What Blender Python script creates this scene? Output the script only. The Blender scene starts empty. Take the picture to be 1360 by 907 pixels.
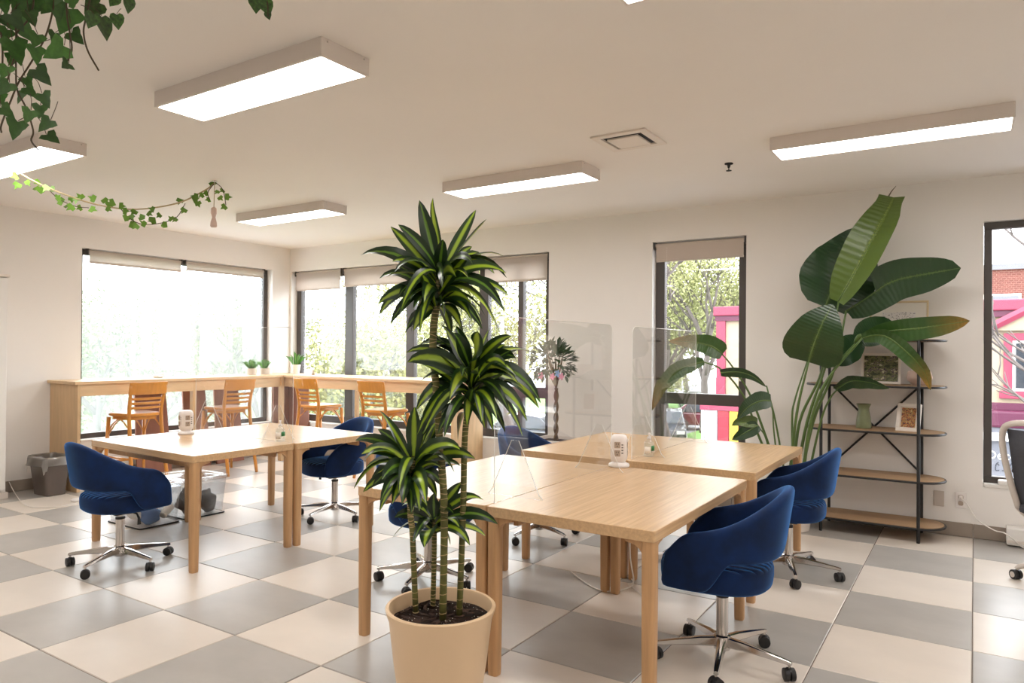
import bpy, math, random
from mathutils import Vector as V, Matrix, Euler
R = math.radians
sc = bpy.context.scene
col = sc.collection

# ------------------------------------------------------------------ camera
F, YAW, PITCH, ROLL, EYE, PY = 948.94, 0.574548, 0.0066683, 0.0072798, 1.42024, 456.85
_fw = V((-math.sin(YAW) * math.cos(PITCH), math.cos(YAW) * math.cos(PITCH), math.sin(PITCH)))
_r = V((math.cos(YAW), math.sin(YAW), 0))
_u = _r.cross(_fw)
CR = math.cos(ROLL) * _r + math.sin(ROLL) * _u
CU = -math.sin(ROLL) * _r + math.cos(ROLL) * _u
CAM = V((0, 0, EYE))
cam = bpy.data.cameras.new('camera')
cam.sensor_width = 36
cam.lens = F / 1360 * 36
cam.shift_y = (PY - 453.5) / 1360
cam.clip_start = .05
cam.clip_end = 300
co = bpy.data.objects.new('camera', cam)
col.objects.link(co)
co.matrix_world = Matrix((( CR.x, CU.x, -_fw.x, 0), (CR.y, CU.y, -_fw.y, 0), (CR.z, CU.z, -_fw.z, EYE), (0, 0, 0, 1)))
sc.camera = co

def ray(px, py): return (px - 680) / F * CR + (PY - py) / F * CU + _fw
def on(ax, v, px, py):
    d = ray(px, py)
    return CAM + d * ((v - CAM[ax]) / d[ax])
def onX(px, py, v): return on(0, v, px, py)
def onY(px, py, v): return on(1, v, px, py)
def onZ(px, py, v=0): return on(2, v, px, py)
def dep(px, py, d): return CAM + ray(px, py) * d

# ------------------------------------------------------------------ world, exposure
SKY = 6.5
PANEL = 12.5
w = bpy.data.worlds.new('overcast_sky')
sc.world = w
w.use_nodes = True
bg = w.node_tree.nodes['Background']
bg.inputs[0].default_value = (.93, .955, 1.0, 1)
bg.inputs[1].default_value = SKY
sc.view_settings.view_transform = 'Standard'
sc.view_settings.look = 'None'
sc.view_settings.exposure = 0.6
sc.view_settings.gamma = 1
sc.view_settings.use_curve_mapping = False
sc.cycles.max_bounces = 10
sc.cycles.diffuse_bounces = 5
sc.cycles.glossy_bounces = 4
sc.cycles.transparent_max_bounces = 24
sc.cycles.sample_clamp_indirect = 6
sc.cycles.use_denoising = True

XL, YW, HC = -7.8213, 6.511, 2.756      # left wall, back wall, ceiling
XR, YF = 3.4, -3.4                      # walls out of view
GZ = -2.8                               # street level outside

# ------------------------------------------------------------------ materials
def lin(c):
    return tuple((x / 255 / 12.92 if x / 255 <= .04045 else ((x / 255 + .055) / 1.055) ** 2.4) for x in c) + (1,)
def newmat(name):
    m = bpy.data.materials.new(name)
    m.use_nodes = True
    nt = m.node_tree
    return m, nt, nt.nodes['Principled BSDF']
def noise(nt, scale=5, stretch=(1, 1, 1), detail=4, coord='Object', rough=.55):
    tc = nt.nodes.new('ShaderNodeTexCoord')
    mp = nt.nodes.new('ShaderNodeMapping')
    mp.inputs['Scale'].default_value = stretch
    n = nt.nodes.new('ShaderNodeTexNoise')
    n.inputs['Scale'].default_value = scale
    n.inputs['Detail'].default_value = detail
    n.inputs['Roughness'].default_value = rough
    nt.links.new(tc.outputs[coord], mp.inputs[0])
    nt.links.new(mp.outputs[0], n.inputs[0])
    return n
def ramp(nt, fac, stops):
    r = nt.nodes.new('ShaderNodeValToRGB')
    e = r.color_ramp.elements
    e[0].position, e[0].color = stops[0]
    e[1].position, e[1].color = stops[-1]
    for p, c in stops[1:-1]:
        k = e.new(p)
        k.color = c
    nt.links.new(fac, r.inputs[0])
    return r
def mat(name, rgb, rough=.5, metal=0, var=0, scale=5, stretch=(1, 1, 1), bump=0, bscale=None, sheen=0, coat=0, rand=0, spec=.5, sub=0):
    m, nt, b = newmat(name)
    c = lin(rgb)
    b.inputs['Base Color'].default_value = c
    b.inputs['Roughness'].default_value = rough
    b.inputs['Metallic'].default_value = metal
    b.inputs['Specular IOR Level'].default_value = spec
    b.inputs['Sheen Weight'].default_value = sheen
    b.inputs['Coat Weight'].default_value = coat
    out = None
    if var:
        n = noise(nt, scale, stretch)
        lo = tuple(x * (1 - var) for x in c[:3]) + (1,)
        hi = tuple(min(1, x * (1 + var)) for x in c[:3]) + (1,)
        r = ramp(nt, n.outputs[0], [(.28, lo), (.72, hi)])
        out = r.outputs[0]
    if rand:
        oi = nt.nodes.new('ShaderNodeObjectInfo')
        mr = nt.nodes.new('ShaderNodeMapRange')
        mr.inputs[3].default_value = 1 - rand
        mr.inputs[4].default_value = 1 + rand
        nt.links.new(oi.outputs['Random'], mr.inputs[0])
        hs = nt.nodes.new('ShaderNodeHueSaturation')
        nt.links.new(mr.outputs[0], hs.inputs['Value'])
        if out: nt.links.new(out, hs.inputs['Color'])
        else: hs.inputs['Color'].default_value = c
        out = hs.outputs[0]
    if out: nt.links.new(out, b.inputs['Base Color'])
    if bump:
        n2 = noise(nt, bscale or scale * 6, stretch)
        bp = nt.nodes.new('ShaderNodeBump')
        bp.inputs['Strength'].default_value = bump
        bp.inputs['Distance'].default_value = .01
        nt.links.new(n2.outputs[0], bp.inputs['Height'])
        nt.links.new(bp.outputs[0], b.inputs['Normal'])
    return m
def glassmat(name, tint=(1, 1, 1), refl=1.0, base=.04, haze=0, hazecol=(1, 1, 1), rough=0):
    """thin architectural sheet: see-through with a facing-angle reflection"""
    m = bpy.data.materials.new(name)
    m.use_nodes = True
    nt = m.node_tree
    nt.nodes.clear()
    o = nt.nodes.new('ShaderNodeOutputMaterial')
    t = nt.nodes.new('ShaderNodeBsdfTransparent')
    t.inputs[0].default_value = tint + (1,)
    g = nt.nodes.new('ShaderNodeBsdfGlossy')
    g.inputs['Roughness'].default_value = rough
    lw = nt.nodes.new('ShaderNodeLayerWeight')
    lw.inputs[0].default_value = .5
    p = nt.nodes.new('ShaderNodeMath'); p.operation = 'POWER'; p.inputs[1].default_value = 5
    ma = nt.nodes.new('ShaderNodeMath'); ma.operation = 'MULTIPLY_ADD'
    ma.inputs[1].default_value = (1 - base) * refl
    ma.inputs[2].default_value = base * refl
    nt.links.new(lw.outputs['Facing'], p.inputs[0])
    nt.links.new(p.outputs[0], ma.inputs[0])
    body = t.outputs[0]
    if haze:
        tr = nt.nodes.new('ShaderNodeBsdfTranslucent')
        tr.inputs[0].default_value = hazecol + (1,)
        mh = nt.nodes.new('ShaderNodeMixShader')
        mh.inputs[0].default_value = haze
        nt.links.new(t.outputs[0], mh.inputs[1])
        nt.links.new(tr.outputs[0], mh.inputs[2])
        body = mh.outputs[0]
    mx = nt.nodes.new('ShaderNodeMixShader')
    nt.links.new(ma.outputs[0], mx.inputs[0])
    nt.links.new(body, mx.inputs[1])
    nt.links.new(g.outputs[0], mx.inputs[2])
    nt.links.new(mx.outputs[0], o.inputs[0])
    return m
def emitmat(name, rgb, s):
    m, nt, b = newmat(name)
    b.inputs['Base Color'].default_value = (.9, .9, .9, 1)
    b.inputs['Emission Color'].default_value = rgb + (1,)
    b.inputs['Emission Strength'].default_value = s
    return m
def clothmat(name, rgb, transl=.4, transp=.1):
    m = bpy.data.materials.new(name)
    m.use_nodes = True
    nt = m.node_tree
    nt.nodes.clear()
    o = nt.nodes.new('ShaderNodeOutputMaterial')
    d = nt.nodes.new('ShaderNodeBsdfDiffuse'); d.inputs[0].default_value = lin(rgb)
    t = nt.nodes.new('ShaderNodeBsdfTranslucent'); t.inputs[0].default_value = lin(rgb)
    x = nt.nodes.new('ShaderNodeBsdfTransparent')
    a = nt.nodes.new('ShaderNodeMixShader'); a.inputs[0].default_value = transl
    b = nt.nodes.new('ShaderNodeMixShader'); b.inputs[0].default_value = transp
    nt.links.new(d.outputs[0], a.inputs[1]); nt.links.new(t.outputs[0], a.inputs[2])
    nt.links.new(a.outputs[0], b.inputs[1]); nt.links.new(x.outputs[0], b.inputs[2])
    nt.links.new(b.outputs[0], o.inputs[0])
    return m
def leafmat(name, edge, mid, rough=.35, width=.2, vein=False, tip=None, transl=.0):
    """strap or blade leaf: colours across (u) with streaks along the leaf"""
    m, nt, b = newmat(name)
    uv = nt.nodes.new('ShaderNodeUVMap')
    sx = nt.nodes.new('ShaderNodeSeparateXYZ')
    nt.links.new(uv.outputs[0], sx.inputs[0])
    s = nt.nodes.new('ShaderNodeMath'); s.operation = 'SUBTRACT'; s.inputs[1].default_value = .5
    nt.links.new(sx.outputs[0], s.inputs[0])
    a = nt.nodes.new('ShaderNodeMath'); a.operation = 'ABSOLUTE'
    nt.links.new(s.outputs[0], a.inputs[0])
    n = nt.nodes.new('ShaderNodeTexNoise')
    n.inputs['Scale'].default_value = 9
    mp = nt.nodes.new('ShaderNodeMapping')
    mp.inputs['Scale'].default_value = (1, 9, 1) if vein else (4, .35, 1)
    nt.links.new(uv.outputs[0], mp.inputs[0])
    nt.links.new(mp.outputs[0], n.inputs[0])
    ma = nt.nodes.new('ShaderNodeMath'); ma.operation = 'MULTIPLY_ADD'
    ma.inputs[1].default_value = .16
    nt.links.new(n.outputs[0], ma.inputs[0]); nt.links.new(a.outputs[0], ma.inputs[2])
    r = ramp(nt, ma.outputs[0], [(width * .55 + .07, lin(mid)), (width + .09, lin(edge))])
    outc = r.outputs[0]
    if tip:
        r2 = ramp(nt, sx.outputs[1], [(.55, (0, 0, 0, 1)), (.95, (1, 1, 1, 1))])
        n3 = noise(nt, 6, coord='UV')
        mm = nt.nodes.new('ShaderNodeMath'); mm.operation = 'MULTIPLY'
        nt.links.new(r2.outputs[0], mm.inputs[0]); nt.links.new(n3.outputs[0], mm.inputs[1])
        mi = nt.nodes.new('ShaderNodeMix'); mi.data_type = 'RGBA'
        nt.links.new(mm.outputs[0], mi.inputs['Factor'])
        nt.links.new(outc, mi.inputs['A'])
        mi.inputs['B'].default_value = lin(tip)
        outc = mi.outputs['Result']
    nt.links.new(outc, b.inputs['Base Color'])
    b.inputs['Roughness'].default_value = rough
    if vein:
        wv = nt.nodes.new('ShaderNodeTexWave')
        wv.inputs['Scale'].default_value = 7
        wv.inputs['Distortion'].default_value = 1.2
        wv.bands_direction = 'Y'
        nt.links.new(uv.outputs[0], wv.inputs[0])
        bp = nt.nodes.new('ShaderNodeBump'); bp.inputs['Strength'].default_value = .14; bp.inputs['Distance'].default_value = .01
        nt.links.new(wv.outputs[0], bp.inputs['Height'])
        nt.links.new(bp.outputs[0], b.inputs['Normal'])
    return m

M = {}
M['wall'] = mat('wall_paint', (236, 232, 227), .75, var=.015, scale=1.5, bump=.04, bscale=160)
M['ceil'] = mat('ceiling_paint', (234, 229, 223), .8, var=.015, scale=1.2, bump=.03, bscale=120)
M['grout'] = mat('grout', (120, 108, 98), .9, var=.1, scale=20)
M['tile_g'] = mat('tile_grey', (172, 168, 162), .32, spec=.6, var=.11, scale=2.2, stretch=(1, 1.6, 1), rand=.05, bump=.02, bscale=14)
M['tile_b'] = mat('tile_beige', (220, 210, 198), .32, spec=.6, var=.05, scale=2.2, stretch=(1, 1.6, 1), rand=.03, bump=.02, bscale=14)
M['base'] = mat('skirting_tile', (150, 138, 126), .4, var=.08, scale=4)
M['frame'] = mat('window_frame_bronze', (74, 68, 64), .45, var=.04, scale=3)
M['white'] = mat('white_paint', (232, 229, 224), .5, var=.01)
M['wplastic'] = mat('white_plastic', (236, 230, 226), .35, var=.01)
M['glass'] = glassmat('window_glass', (.96, .97, .97))
M['glass1'] = glassmat('glare_window_glass', (.95, .97, .97), haze=.085, hazecol=(.95, .98, 1))  # veiling glare put into the pane as a milky translucent share
M['glass2'] = glassmat('faint_glare_window_glass', (.95, .97, .97), haze=.02, hazecol=(.95, .97, 1))  # weaker veil of glare mixed into these panes
M['acryl'] = glassmat('acrylic_sheet', (.98, .98, .975), refl=1.0, base=.05, haze=.004, hazecol=(.95, .93, .9))
M['acryl_edge'] = mat('acrylic_edge', (240, 240, 236), .15, spec=.8)
M['panel'] = emitmat('light_diffuser', (1.0, .955, .925), PANEL)
M['lamp'] = mat('lamp_housing', (222, 213, 205), .5)
M['dark'] = mat('dark_slot', (30, 28, 27), .7)
M['blind'] = clothmat('blind_fabric', (216, 205, 195), .55, .10)
M['blind_opaque'] = clothmat('opaque_blind_fabric', (206, 193, 182), .12, .0)
M['blindbar'] = mat('blind_bar', (196, 183, 172), .6)
M['oak'] = mat('oak', (194, 152, 108), .42, var=.12, scale=5, stretch=(11, 11, .7), bump=.03, bscale=30)
M['oak_top'] = mat('oak_top', (205, 169, 126), .27, var=.13, scale=5, stretch=(16, .55, 16), bump=.02, bscale=40, spec=.65)
M['oak_pale'] = mat('pale_oak', (214, 182, 142), .4, var=.1, scale=4, stretch=(6, .8, 6))
M['oak_pale_v'] = mat('pale_oak_upright', (206, 173, 132), .45, var=.1, scale=4, stretch=(6, 6, .8))
M['oak_pale_x'] = mat('pale_oak_across', (214, 182, 142), .4, var=.1, scale=4, stretch=(.8, 6, 6))
M['brown'] = mat('brown_board', (146, 98, 80), .6, var=.12, scale=3, stretch=(6, 6, 1))
M['stool'] = mat('amber_beech', (206, 138, 58), .28, var=.1, scale=5, stretch=(6, 6, 1), coat=.5)
M['velvet'] = None
M['chrome'] = mat('chrome', (205, 200, 196), .12, metal=1)
M['black'] = mat('black_plastic', (26, 25, 26), .45)
M['blacksteel'] = mat('black_steel', (24, 22, 23), .4)
M['shelfwood'] = mat('shelf_oak', (165, 134, 100), .5, var=.12, scale=5, stretch=(1, 9, 9))
M['pot'] = mat('beige_planter', (226, 197, 160), .38, var=.02)
M['soil'] = mat('potting_soil', (58, 38, 27), .95, var=.5, scale=60, bump=.9, bscale=70)
M['perlite'] = mat('perlite', (225, 220, 210), .9)
M['drac'] = leafmat('dracaena_leaf', (26, 52, 22), (150, 178, 44), .3, .2)
M['drac2'] = leafmat('dracaena_leaf_dark', (24, 46, 20), (92, 128, 36), .3, .12)
M['drac3'] = leafmat('dracaena_leaf_wide_stripe', (30, 58, 24), (164, 186, 60), .3, .28)
M['bop'] = leafmat('paradise_leaf', (34, 62, 30), (70, 96, 40), .3, .035, vein=True)
M['bopl'] = leafmat('paradise_leaf_light', (80, 102, 38), (128, 144, 64), .32, .03, vein=True)
M['bopt'] = leafmat('paradise_leaf_browned', (52, 84, 34), (110, 120, 50), .35, .04, vein=True, tip=(176, 120, 40))
M['stalk'] = mat('green_stalk', (84, 108, 52), .4, var=.2, scale=8, stretch=(1, 1, .3))
M['ivyl'] = mat('ivy_leaf', (56, 96, 34), .45, var=.35, scale=3, rand=.5)
M['ivyv'] = mat('variegated_ivy_leaf', (52, 84, 28), .45, var=.9, scale=4, rand=.3)
M['ivyg'] = mat('garland_leaf', (96, 136, 42), .5, var=.35, scale=4)
M['vine'] = mat('vine_stem', (70, 58, 36), .7)
M['twine'] = mat('twine', (176, 158, 122), .8)
M['bark'] = mat('bark', (112, 92, 70), .85, var=.25, scale=12, stretch=(1, 1, .4), bump=.4)
M['outbark'] = mat('street_tree_bark', (92, 84, 80), .9, var=.2, scale=6)
M['clear'] = glassmat('clear_plastic_box', (.93, .94, .95), base=.05, haze=.03, hazecol=(.9, .92, .95), rough=.08)
M['bag'] = glassmat('thin_plastic_bag', (.92, .92, .9), base=.10, haze=.75, hazecol=(.95, .95, .93), rough=.15)
M['binplastic'] = mat('smoky_bin_plastic', (92, 82, 76), .3, var=.1)
M['bottle'] = glassmat('clear_bottle', (.93, .95, .94), base=.10, haze=.08)
M['green_label'] = mat('green_label', (44, 128, 74), .5)
M['paper'] = mat('paper', (238, 232, 222), .8)
M['outlet'] = mat('outlet_face', (176, 158, 142), .6)
M['cord'] = mat('white_cord', (228, 222, 214), .5)
M['ceramic'] = mat('white_ceramic', (228, 218, 208), .4)
M['blush'] = mat('blush_ceramic', (212, 186, 172), .5)
M['green_ceramic'] = mat('green_glazed_ceramic', (112, 118, 84), .35, var=.12, scale=12)
M['picframe'] = mat('pale_wood_frame', (222, 200, 160), .5, var=.08, scale=8)
M['whiteframe'] = mat('white_frame', (230, 222, 212), .5)
M['succ'] = leafmat('succulent_leaf', (70, 132, 62), (130, 176, 90), .4, .2)
M['topi'] = mat('bay_leaf', (62, 84, 58), .4, var=.3, scale=10, rand=.3)
M['pinkp'] = mat('pink_petal', (214, 132, 160), .6)
M['bluep'] = mat('blue_petal', (140, 172, 214), .6)
M['greycloth'] = mat('grey_mesh_fabric', (64, 64, 70), .8, var=.1, scale=60)
M['greyframe'] = mat('pale_grey_plastic', (206, 196, 186), .4)
M['bluecloth'] = mat('blue_cloth', (88, 128, 186), .8, var=.1)
M['darkbag'] = mat('dark_brown_bag', (62, 50, 44), .6, var=.2)
M['steelvent'] = mat('vent_white', (226, 217, 207), .5)
# outdoors: base colours darkened to stand in for a lower exposure
M['asphalt'] = mat('asphalt', (128, 128, 132), .85, var=.08, scale=.6)
M['lawn'] = mat('lawn', (88, 122, 52), .9, var=.25, scale=1.2)
M['pave'] = mat('pavement', (140, 138, 132), .9, var=.06, scale=1)
M['stucco'] = mat('cream_stucco', (160, 144, 122), .85, var=.06, scale=2)
M['pinktrim'] = mat('raspberry_trim', (138, 46, 70), .5, var=.06, scale=3)
M['plum'] = mat('plum_cornice', (84, 26, 54), .5)
M['shopsign'] = mat('grey_shopfront', (104, 106, 114), .5, var=.05)
M['brick'] = None
M['carblack'] = mat('dark_car_paint', (48, 50, 60), .25, coat=.5)
M['carred'] = mat('wine_car_paint', (96, 40, 50), .25, coat=.5)
M['carglass'] = mat('car_glass', (40, 46, 54), .1)
M['tyre'] = mat('tyre', (34, 34, 36), .8)
M['redpanel'] = mat('red_panel', (140, 32, 46), .5)
M['yellowpanel'] = mat('yellow_panel', (186, 150, 50), .5)
M['bluepanel'] = mat('light_blue_panel', (70, 128, 160), .5)
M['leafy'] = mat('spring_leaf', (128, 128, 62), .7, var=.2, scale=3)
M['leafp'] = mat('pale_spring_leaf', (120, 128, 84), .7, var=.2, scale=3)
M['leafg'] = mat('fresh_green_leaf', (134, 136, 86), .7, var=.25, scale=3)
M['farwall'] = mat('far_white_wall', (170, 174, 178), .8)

def velvet():
    m, nt, b = newmat('blue_velvet')
    n = noise(nt, 7, detail=3)
    r = ramp(nt, n.outputs[0], [(.3, lin((5, 26, 58))), (.7, lin((9, 42, 90)))])
    nt.links.new(r.outputs[0], b.inputs['Base Color'])
    b.inputs['Roughness'].default_value = .75
    b.inputs['Specular IOR Level'].default_value = .25
    b.inputs['Sheen Weight'].default_value = 1.0
    b.inputs['Sheen Roughness'].default_value = .35
    b.inputs['Sheen Tint'].default_value = lin((70, 140, 220))
    return m
M['velvet'] = velvet()
def velvet_seat():
    m = M['velvet'].copy(); m.name = 'blue_velvet_channelled'
    nt = m.node_tree; b = nt.nodes['Principled BSDF']
    tc = nt.nodes.new('ShaderNodeTexCoord')
    wv = nt.nodes.new('ShaderNodeTexWave'); wv.inputs['Scale'].default_value = 7.5; wv.inputs['Distortion'].default_value = 0
    wv.bands_direction = 'X'; wv.wave_profile = 'SIN'
    nt.links.new(tc.outputs['Object'], wv.inputs[0])
    pw = nt.nodes.new('ShaderNodeMath'); pw.operation = 'POWER'; pw.inputs[1].default_value = .4
    nt.links.new(wv.outputs[1], pw.inputs[0])
    bp = nt.nodes.new('ShaderNodeBump'); bp.inputs['Strength'].default_value = 1.0; bp.inputs['Distance'].default_value = .014
    ge = nt.nodes.new('ShaderNodeSeparateXYZ'); nt.links.new(tc.outputs['Normal'], ge.inputs[0])
    mk = nt.nodes.new('ShaderNodeMapRange'); mk.inputs[1].default_value = .4; mk.inputs[2].default_value = .9
    nt.links.new(ge.outputs[2], mk.inputs[0])
    mu = nt.nodes.new('ShaderNodeMath'); mu.operation = 'MULTIPLY'
    nt.links.new(pw.outputs[0], mu.inputs[0]); nt.links.new(mk.outputs[0], mu.inputs[1])
    nt.links.new(mu.outputs[0], bp.inputs['Height'])
    nt.links.new(bp.outputs[0], b.inputs['Normal'])
    return m
M['velvet_seat'] = velvet_seat()
def brickmat():
    m, nt, b = newmat('red_brick')
    tc = nt.nodes.new('ShaderNodeTexCoord')
    mp = nt.nodes.new('ShaderNodeMapping'); mp.inputs['Rotation'].default_value = (R(90), 0, 0)
    nt.links.new(tc.outputs['Object'], mp.inputs[0])
    bk = nt.nodes.new('ShaderNodeTexBrick')
    bk.inputs['Scale'].default_value = 4
    bk.inputs['Color1'].default_value = lin((108, 62, 54)); bk.inputs['Color2'].default_value = lin((96, 52, 46)); bk.inputs['Mortar'].default_value = lin((132, 104, 94))
    nt.links.new(mp.outputs[0], bk.inputs[0]); nt.links.new(bk.outputs[0], b.inputs['Base Color'])
    b.inputs['Roughness'].default_value = .9
    return m
M['brick'] = brickmat()
def printmat(name, bgc, inks, scale, thr, stretch=(1, 1, 1), margin=None):
    """a printed sheet: blotchy marks in a few inks on paper"""
    m, nt, b = newmat(name)
    n = noise(nt, scale, stretch, detail=3, coord='Generated', rough=.6)
    k = len(inks)
    st = [(thr[0] + (thr[1] - thr[0]) * max(0, i) / k if i else 0, lin(c)) for i, c in enumerate(inks)] + [(thr[1], lin(bgc)), (1, lin(bgc))]
    r = ramp(nt, n.outputs[0], st)
    r.color_ramp.interpolation = 'CONSTANT'
    nt.links.new(r.outputs[0], b.inputs['Base Color'])
    b.inputs['Roughness'].default_value = .5
    return m
M['print1'] = printmat('specimen_print', (232, 226, 222), [(60, 56, 60), (96, 88, 92)], 15, (.30, .40))
M['print2'] = printmat('green_collage_print', (196, 190, 150), [(52, 58, 36), (92, 98, 60), (128, 124, 84), (60, 40, 66)], 6, (.36, .60))
M['print3'] = printmat('orange_collage_print', (206, 180, 126), [(70, 40, 44), (196, 120, 60), (120, 110, 60)], 9, (.38, .60))

# ------------------------------------------------------------------ geometry helpers
class MB:
    def __init__(s): s.v = []; s.f = []; s.uv = []
    def add(s, vs, fs, uvs=None):
        o = len(s.v)
        s.v += [tuple(p) for p in vs]
        s.f += [tuple(i + o for i in f) for f in fs]
        if uvs is not None: s.uv += list(uvs)
        return s
    def box(s, c, d, rz=0, mtx=None):
        x, y, z = (k / 2 for k in d)
        vs = [V((sx * x, sy * y, sz * z)) for sx in (-1, 1) for sy in (-1, 1) for sz in (-1, 1)]
        m = mtx if mtx is not None else Matrix.Rotation(rz, 3, 'Z')
        vs = [m @ p + V(c) for p in vs]
        return s.add(vs, [(0, 1, 3, 2), (4, 6, 7, 5), (0, 4, 5, 1), (2, 3, 7, 6), (0, 2, 6, 4), (1, 5, 7, 3)])
    def bb(s, x0, x1, y0, y1, z0, z1):
        return s.box(((x0 + x1) / 2, (y0 + y1) / 2, (z0 + z1) / 2), (x1 - x0, y1 - y0, z1 - z0))
    def loft(s, rings, cap=True, closed=True, loop=False):
        n = len(rings[0]); o = len(s.v)
        for r in rings: s.v += [tuple(p) for p in r]
        m = len(rings)
        for i in range(m if loop else m - 1):
            i2 = (i + 1) % m
            for j in range(n if closed else n - 1):
                k = (j + 1) % n
                s.f.append((o + i * n + j, o + i * n + k, o + i2 * n + k, o + i2 * n + j))
        if cap and not loop and closed:
            s.f.append(tuple(o + j for j in reversed(range(n))))
            s.f.append(tuple(o + (m - 1) * n + j for j in range(n)))
        return s
    def tube(s, pts, rad, n=8, cap=True, loop=False):
        pts = [V(p) for p in pts]
        if not isinstance(rad, (list, tuple)): rad = [rad] * len(pts)
        rings = []; prev = None
        for i, p in enumerate(pts):
            a = pts[i - 1] if i else (pts[-1] if loop else p); b = pts[(i + 1) % len(pts)] if (i < len(pts) - 1 or loop) else p
            t = (b - a).normalized() if (b - a).length > 1e-9 else V((0, 0, 1))
            if prev is None:
                ref = V((0, 0, 1)) if abs(t.z) < .9 else V((1, 0, 0))
                x = t.cross(ref).normalized()
            else:
                x = (prev - t * prev.dot(t)).normalized()
            prev = x; y = t.cross(x)
            rings.append([p + (x * math.cos(2 * math.pi * k / n) + y * math.sin(2 * math.pi * k / n)) * rad[i] for k in range(n)])
        return s.loft(rings, cap, True, loop)
    def lathe(s, prof, n=24, c=(0, 0, 0), sx=1, sy=1, cap=True):
        c = V(c)
        return s.loft([[c + V((r * sx * math.cos(2 * math.pi * k / n), r * sy * math.sin(2 * math.pi * k / n), z)) for k in range(n)] for r, z in prof], cap)
    def prism(s, poly, z0, z1, mtx=None, off=(0, 0, 0)):
        m = mtx if mtx is not None else Matrix.Identity(3)
        o = V(off)
        return s.loft([[m @ V((x, y, z0)) + o for x, y in poly], [m @ V((x, y, z1)) + o for x, y in poly]])
    def build(s, name, m, parent=None, smooth=None, bevel=0, sub=0, world=True, loc=None, seg=2):
        off = V((0, 0, 0))
        if parent is not None and world:
            par = parent
            while par is not None:
                off += V(par.location); par = par.parent
        me = bpy.data.meshes.new(name)
        me.from_pydata([tuple(V(p) - off) for p in s.v] if off.length else s.v, [], s.f)
        if s.uv:
            l = me.uv_layers.new(name='UVMap')
            for lp in me.loops: l.data[lp.index].uv = s.uv[lp.vertex_index]
        if m is not None: me.materials.append(m)
        if smooth is not None or sub:
            for p in me.polygons: p.use_smooth = True
            if smooth is not None and smooth < 180: me.set_sharp_from_angle(angle=R(smooth))
        o = bpy.data.objects.new(name, me)
        col.objects.link(o)
        if parent is not None: o.parent = parent
        if loc is not None: o.location = loc
        if bevel:
            b = o.modifiers.new('bevel', 'BEVEL'); b.width = bevel; b.segments = seg; b.limit_method = 'ANGLE'; b.angle_limit = R(40)
        if sub:
            b = o.modifiers.new('subsurf', 'SUBSURF'); b.levels = sub; b.render_levels = sub
        return o
def tag(o, label=None, cat=None, group=None, kind=None):
    if label: o['label'] = label
    if cat: o['category'] = cat
    if group: o['group'] = group
    if kind: o['kind'] = kind
    return o
def thing(name, label, cat, loc=(0, 0, 0), rz=0, group=None):
    o = bpy.data.objects.new(name, None)
    o.empty_display_size = .1
    col.objects.link(o)
    o.location = loc; o.rotation_euler = (0, 0, rz)
    return tag(o, label, cat, group)
def dup(o, parent=None, loc=None, rz=None, label=None):
    c = o.copy(); col.objects.link(c)
    if parent is not None: c.parent = parent
    if loc is not None: c.location = loc
    if rz is not None: c.rotation_euler = (0, 0, rz)
    if label: c['label'] = label
    for ch in list(o.children): dup(ch, c)
    return c
def struct(o): return tag(o, kind='structure')
def rrect(w, d, r, n=4):
    p = []
    for cx, cy, a in ((w / 2 - r, d / 2 - r, 0), (-w / 2 + r, d / 2 - r, 90), (-w / 2 + r, -d / 2 + r, 180), (w / 2 - r, -d / 2 + r, 270)):
        for k in range(n + 1):
            t = R(a + 90 * k / n); p.append((cx + r * math.cos(t), cy + r * math.sin(t)))
    return p
def smoothstep(a, b, x):
    t = max(0, min(1, (x - a) / (b - a))); return t * t * (3 - 2 * t)
def bez(a, b, c, n): return [a * (1 - t) ** 2 + b * 2 * t * (1 - t) + c * t * t for t in (k / n for k in range(n + 1))]
def spline(pts, n=6):
    """Catmull-Rom through points"""
    P = [V(p) for p in pts]; P = [P[0] * 2 - P[1]] + P + [P[-1] * 2 - P[-2]]; out = []
    for i in range(1, len(P) - 2):
        a, b, c, d = P[i - 1:i + 3]
        for k in range(n):
            t = k / n
            out.append(.5 * ((2 * b) + (c - a) * t + (2 * a - 5 * b + 4 * c - d) * t * t + (3 * b - a - 3 * c + d) * t ** 3))
    out.append(P[-2]); return out

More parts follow.
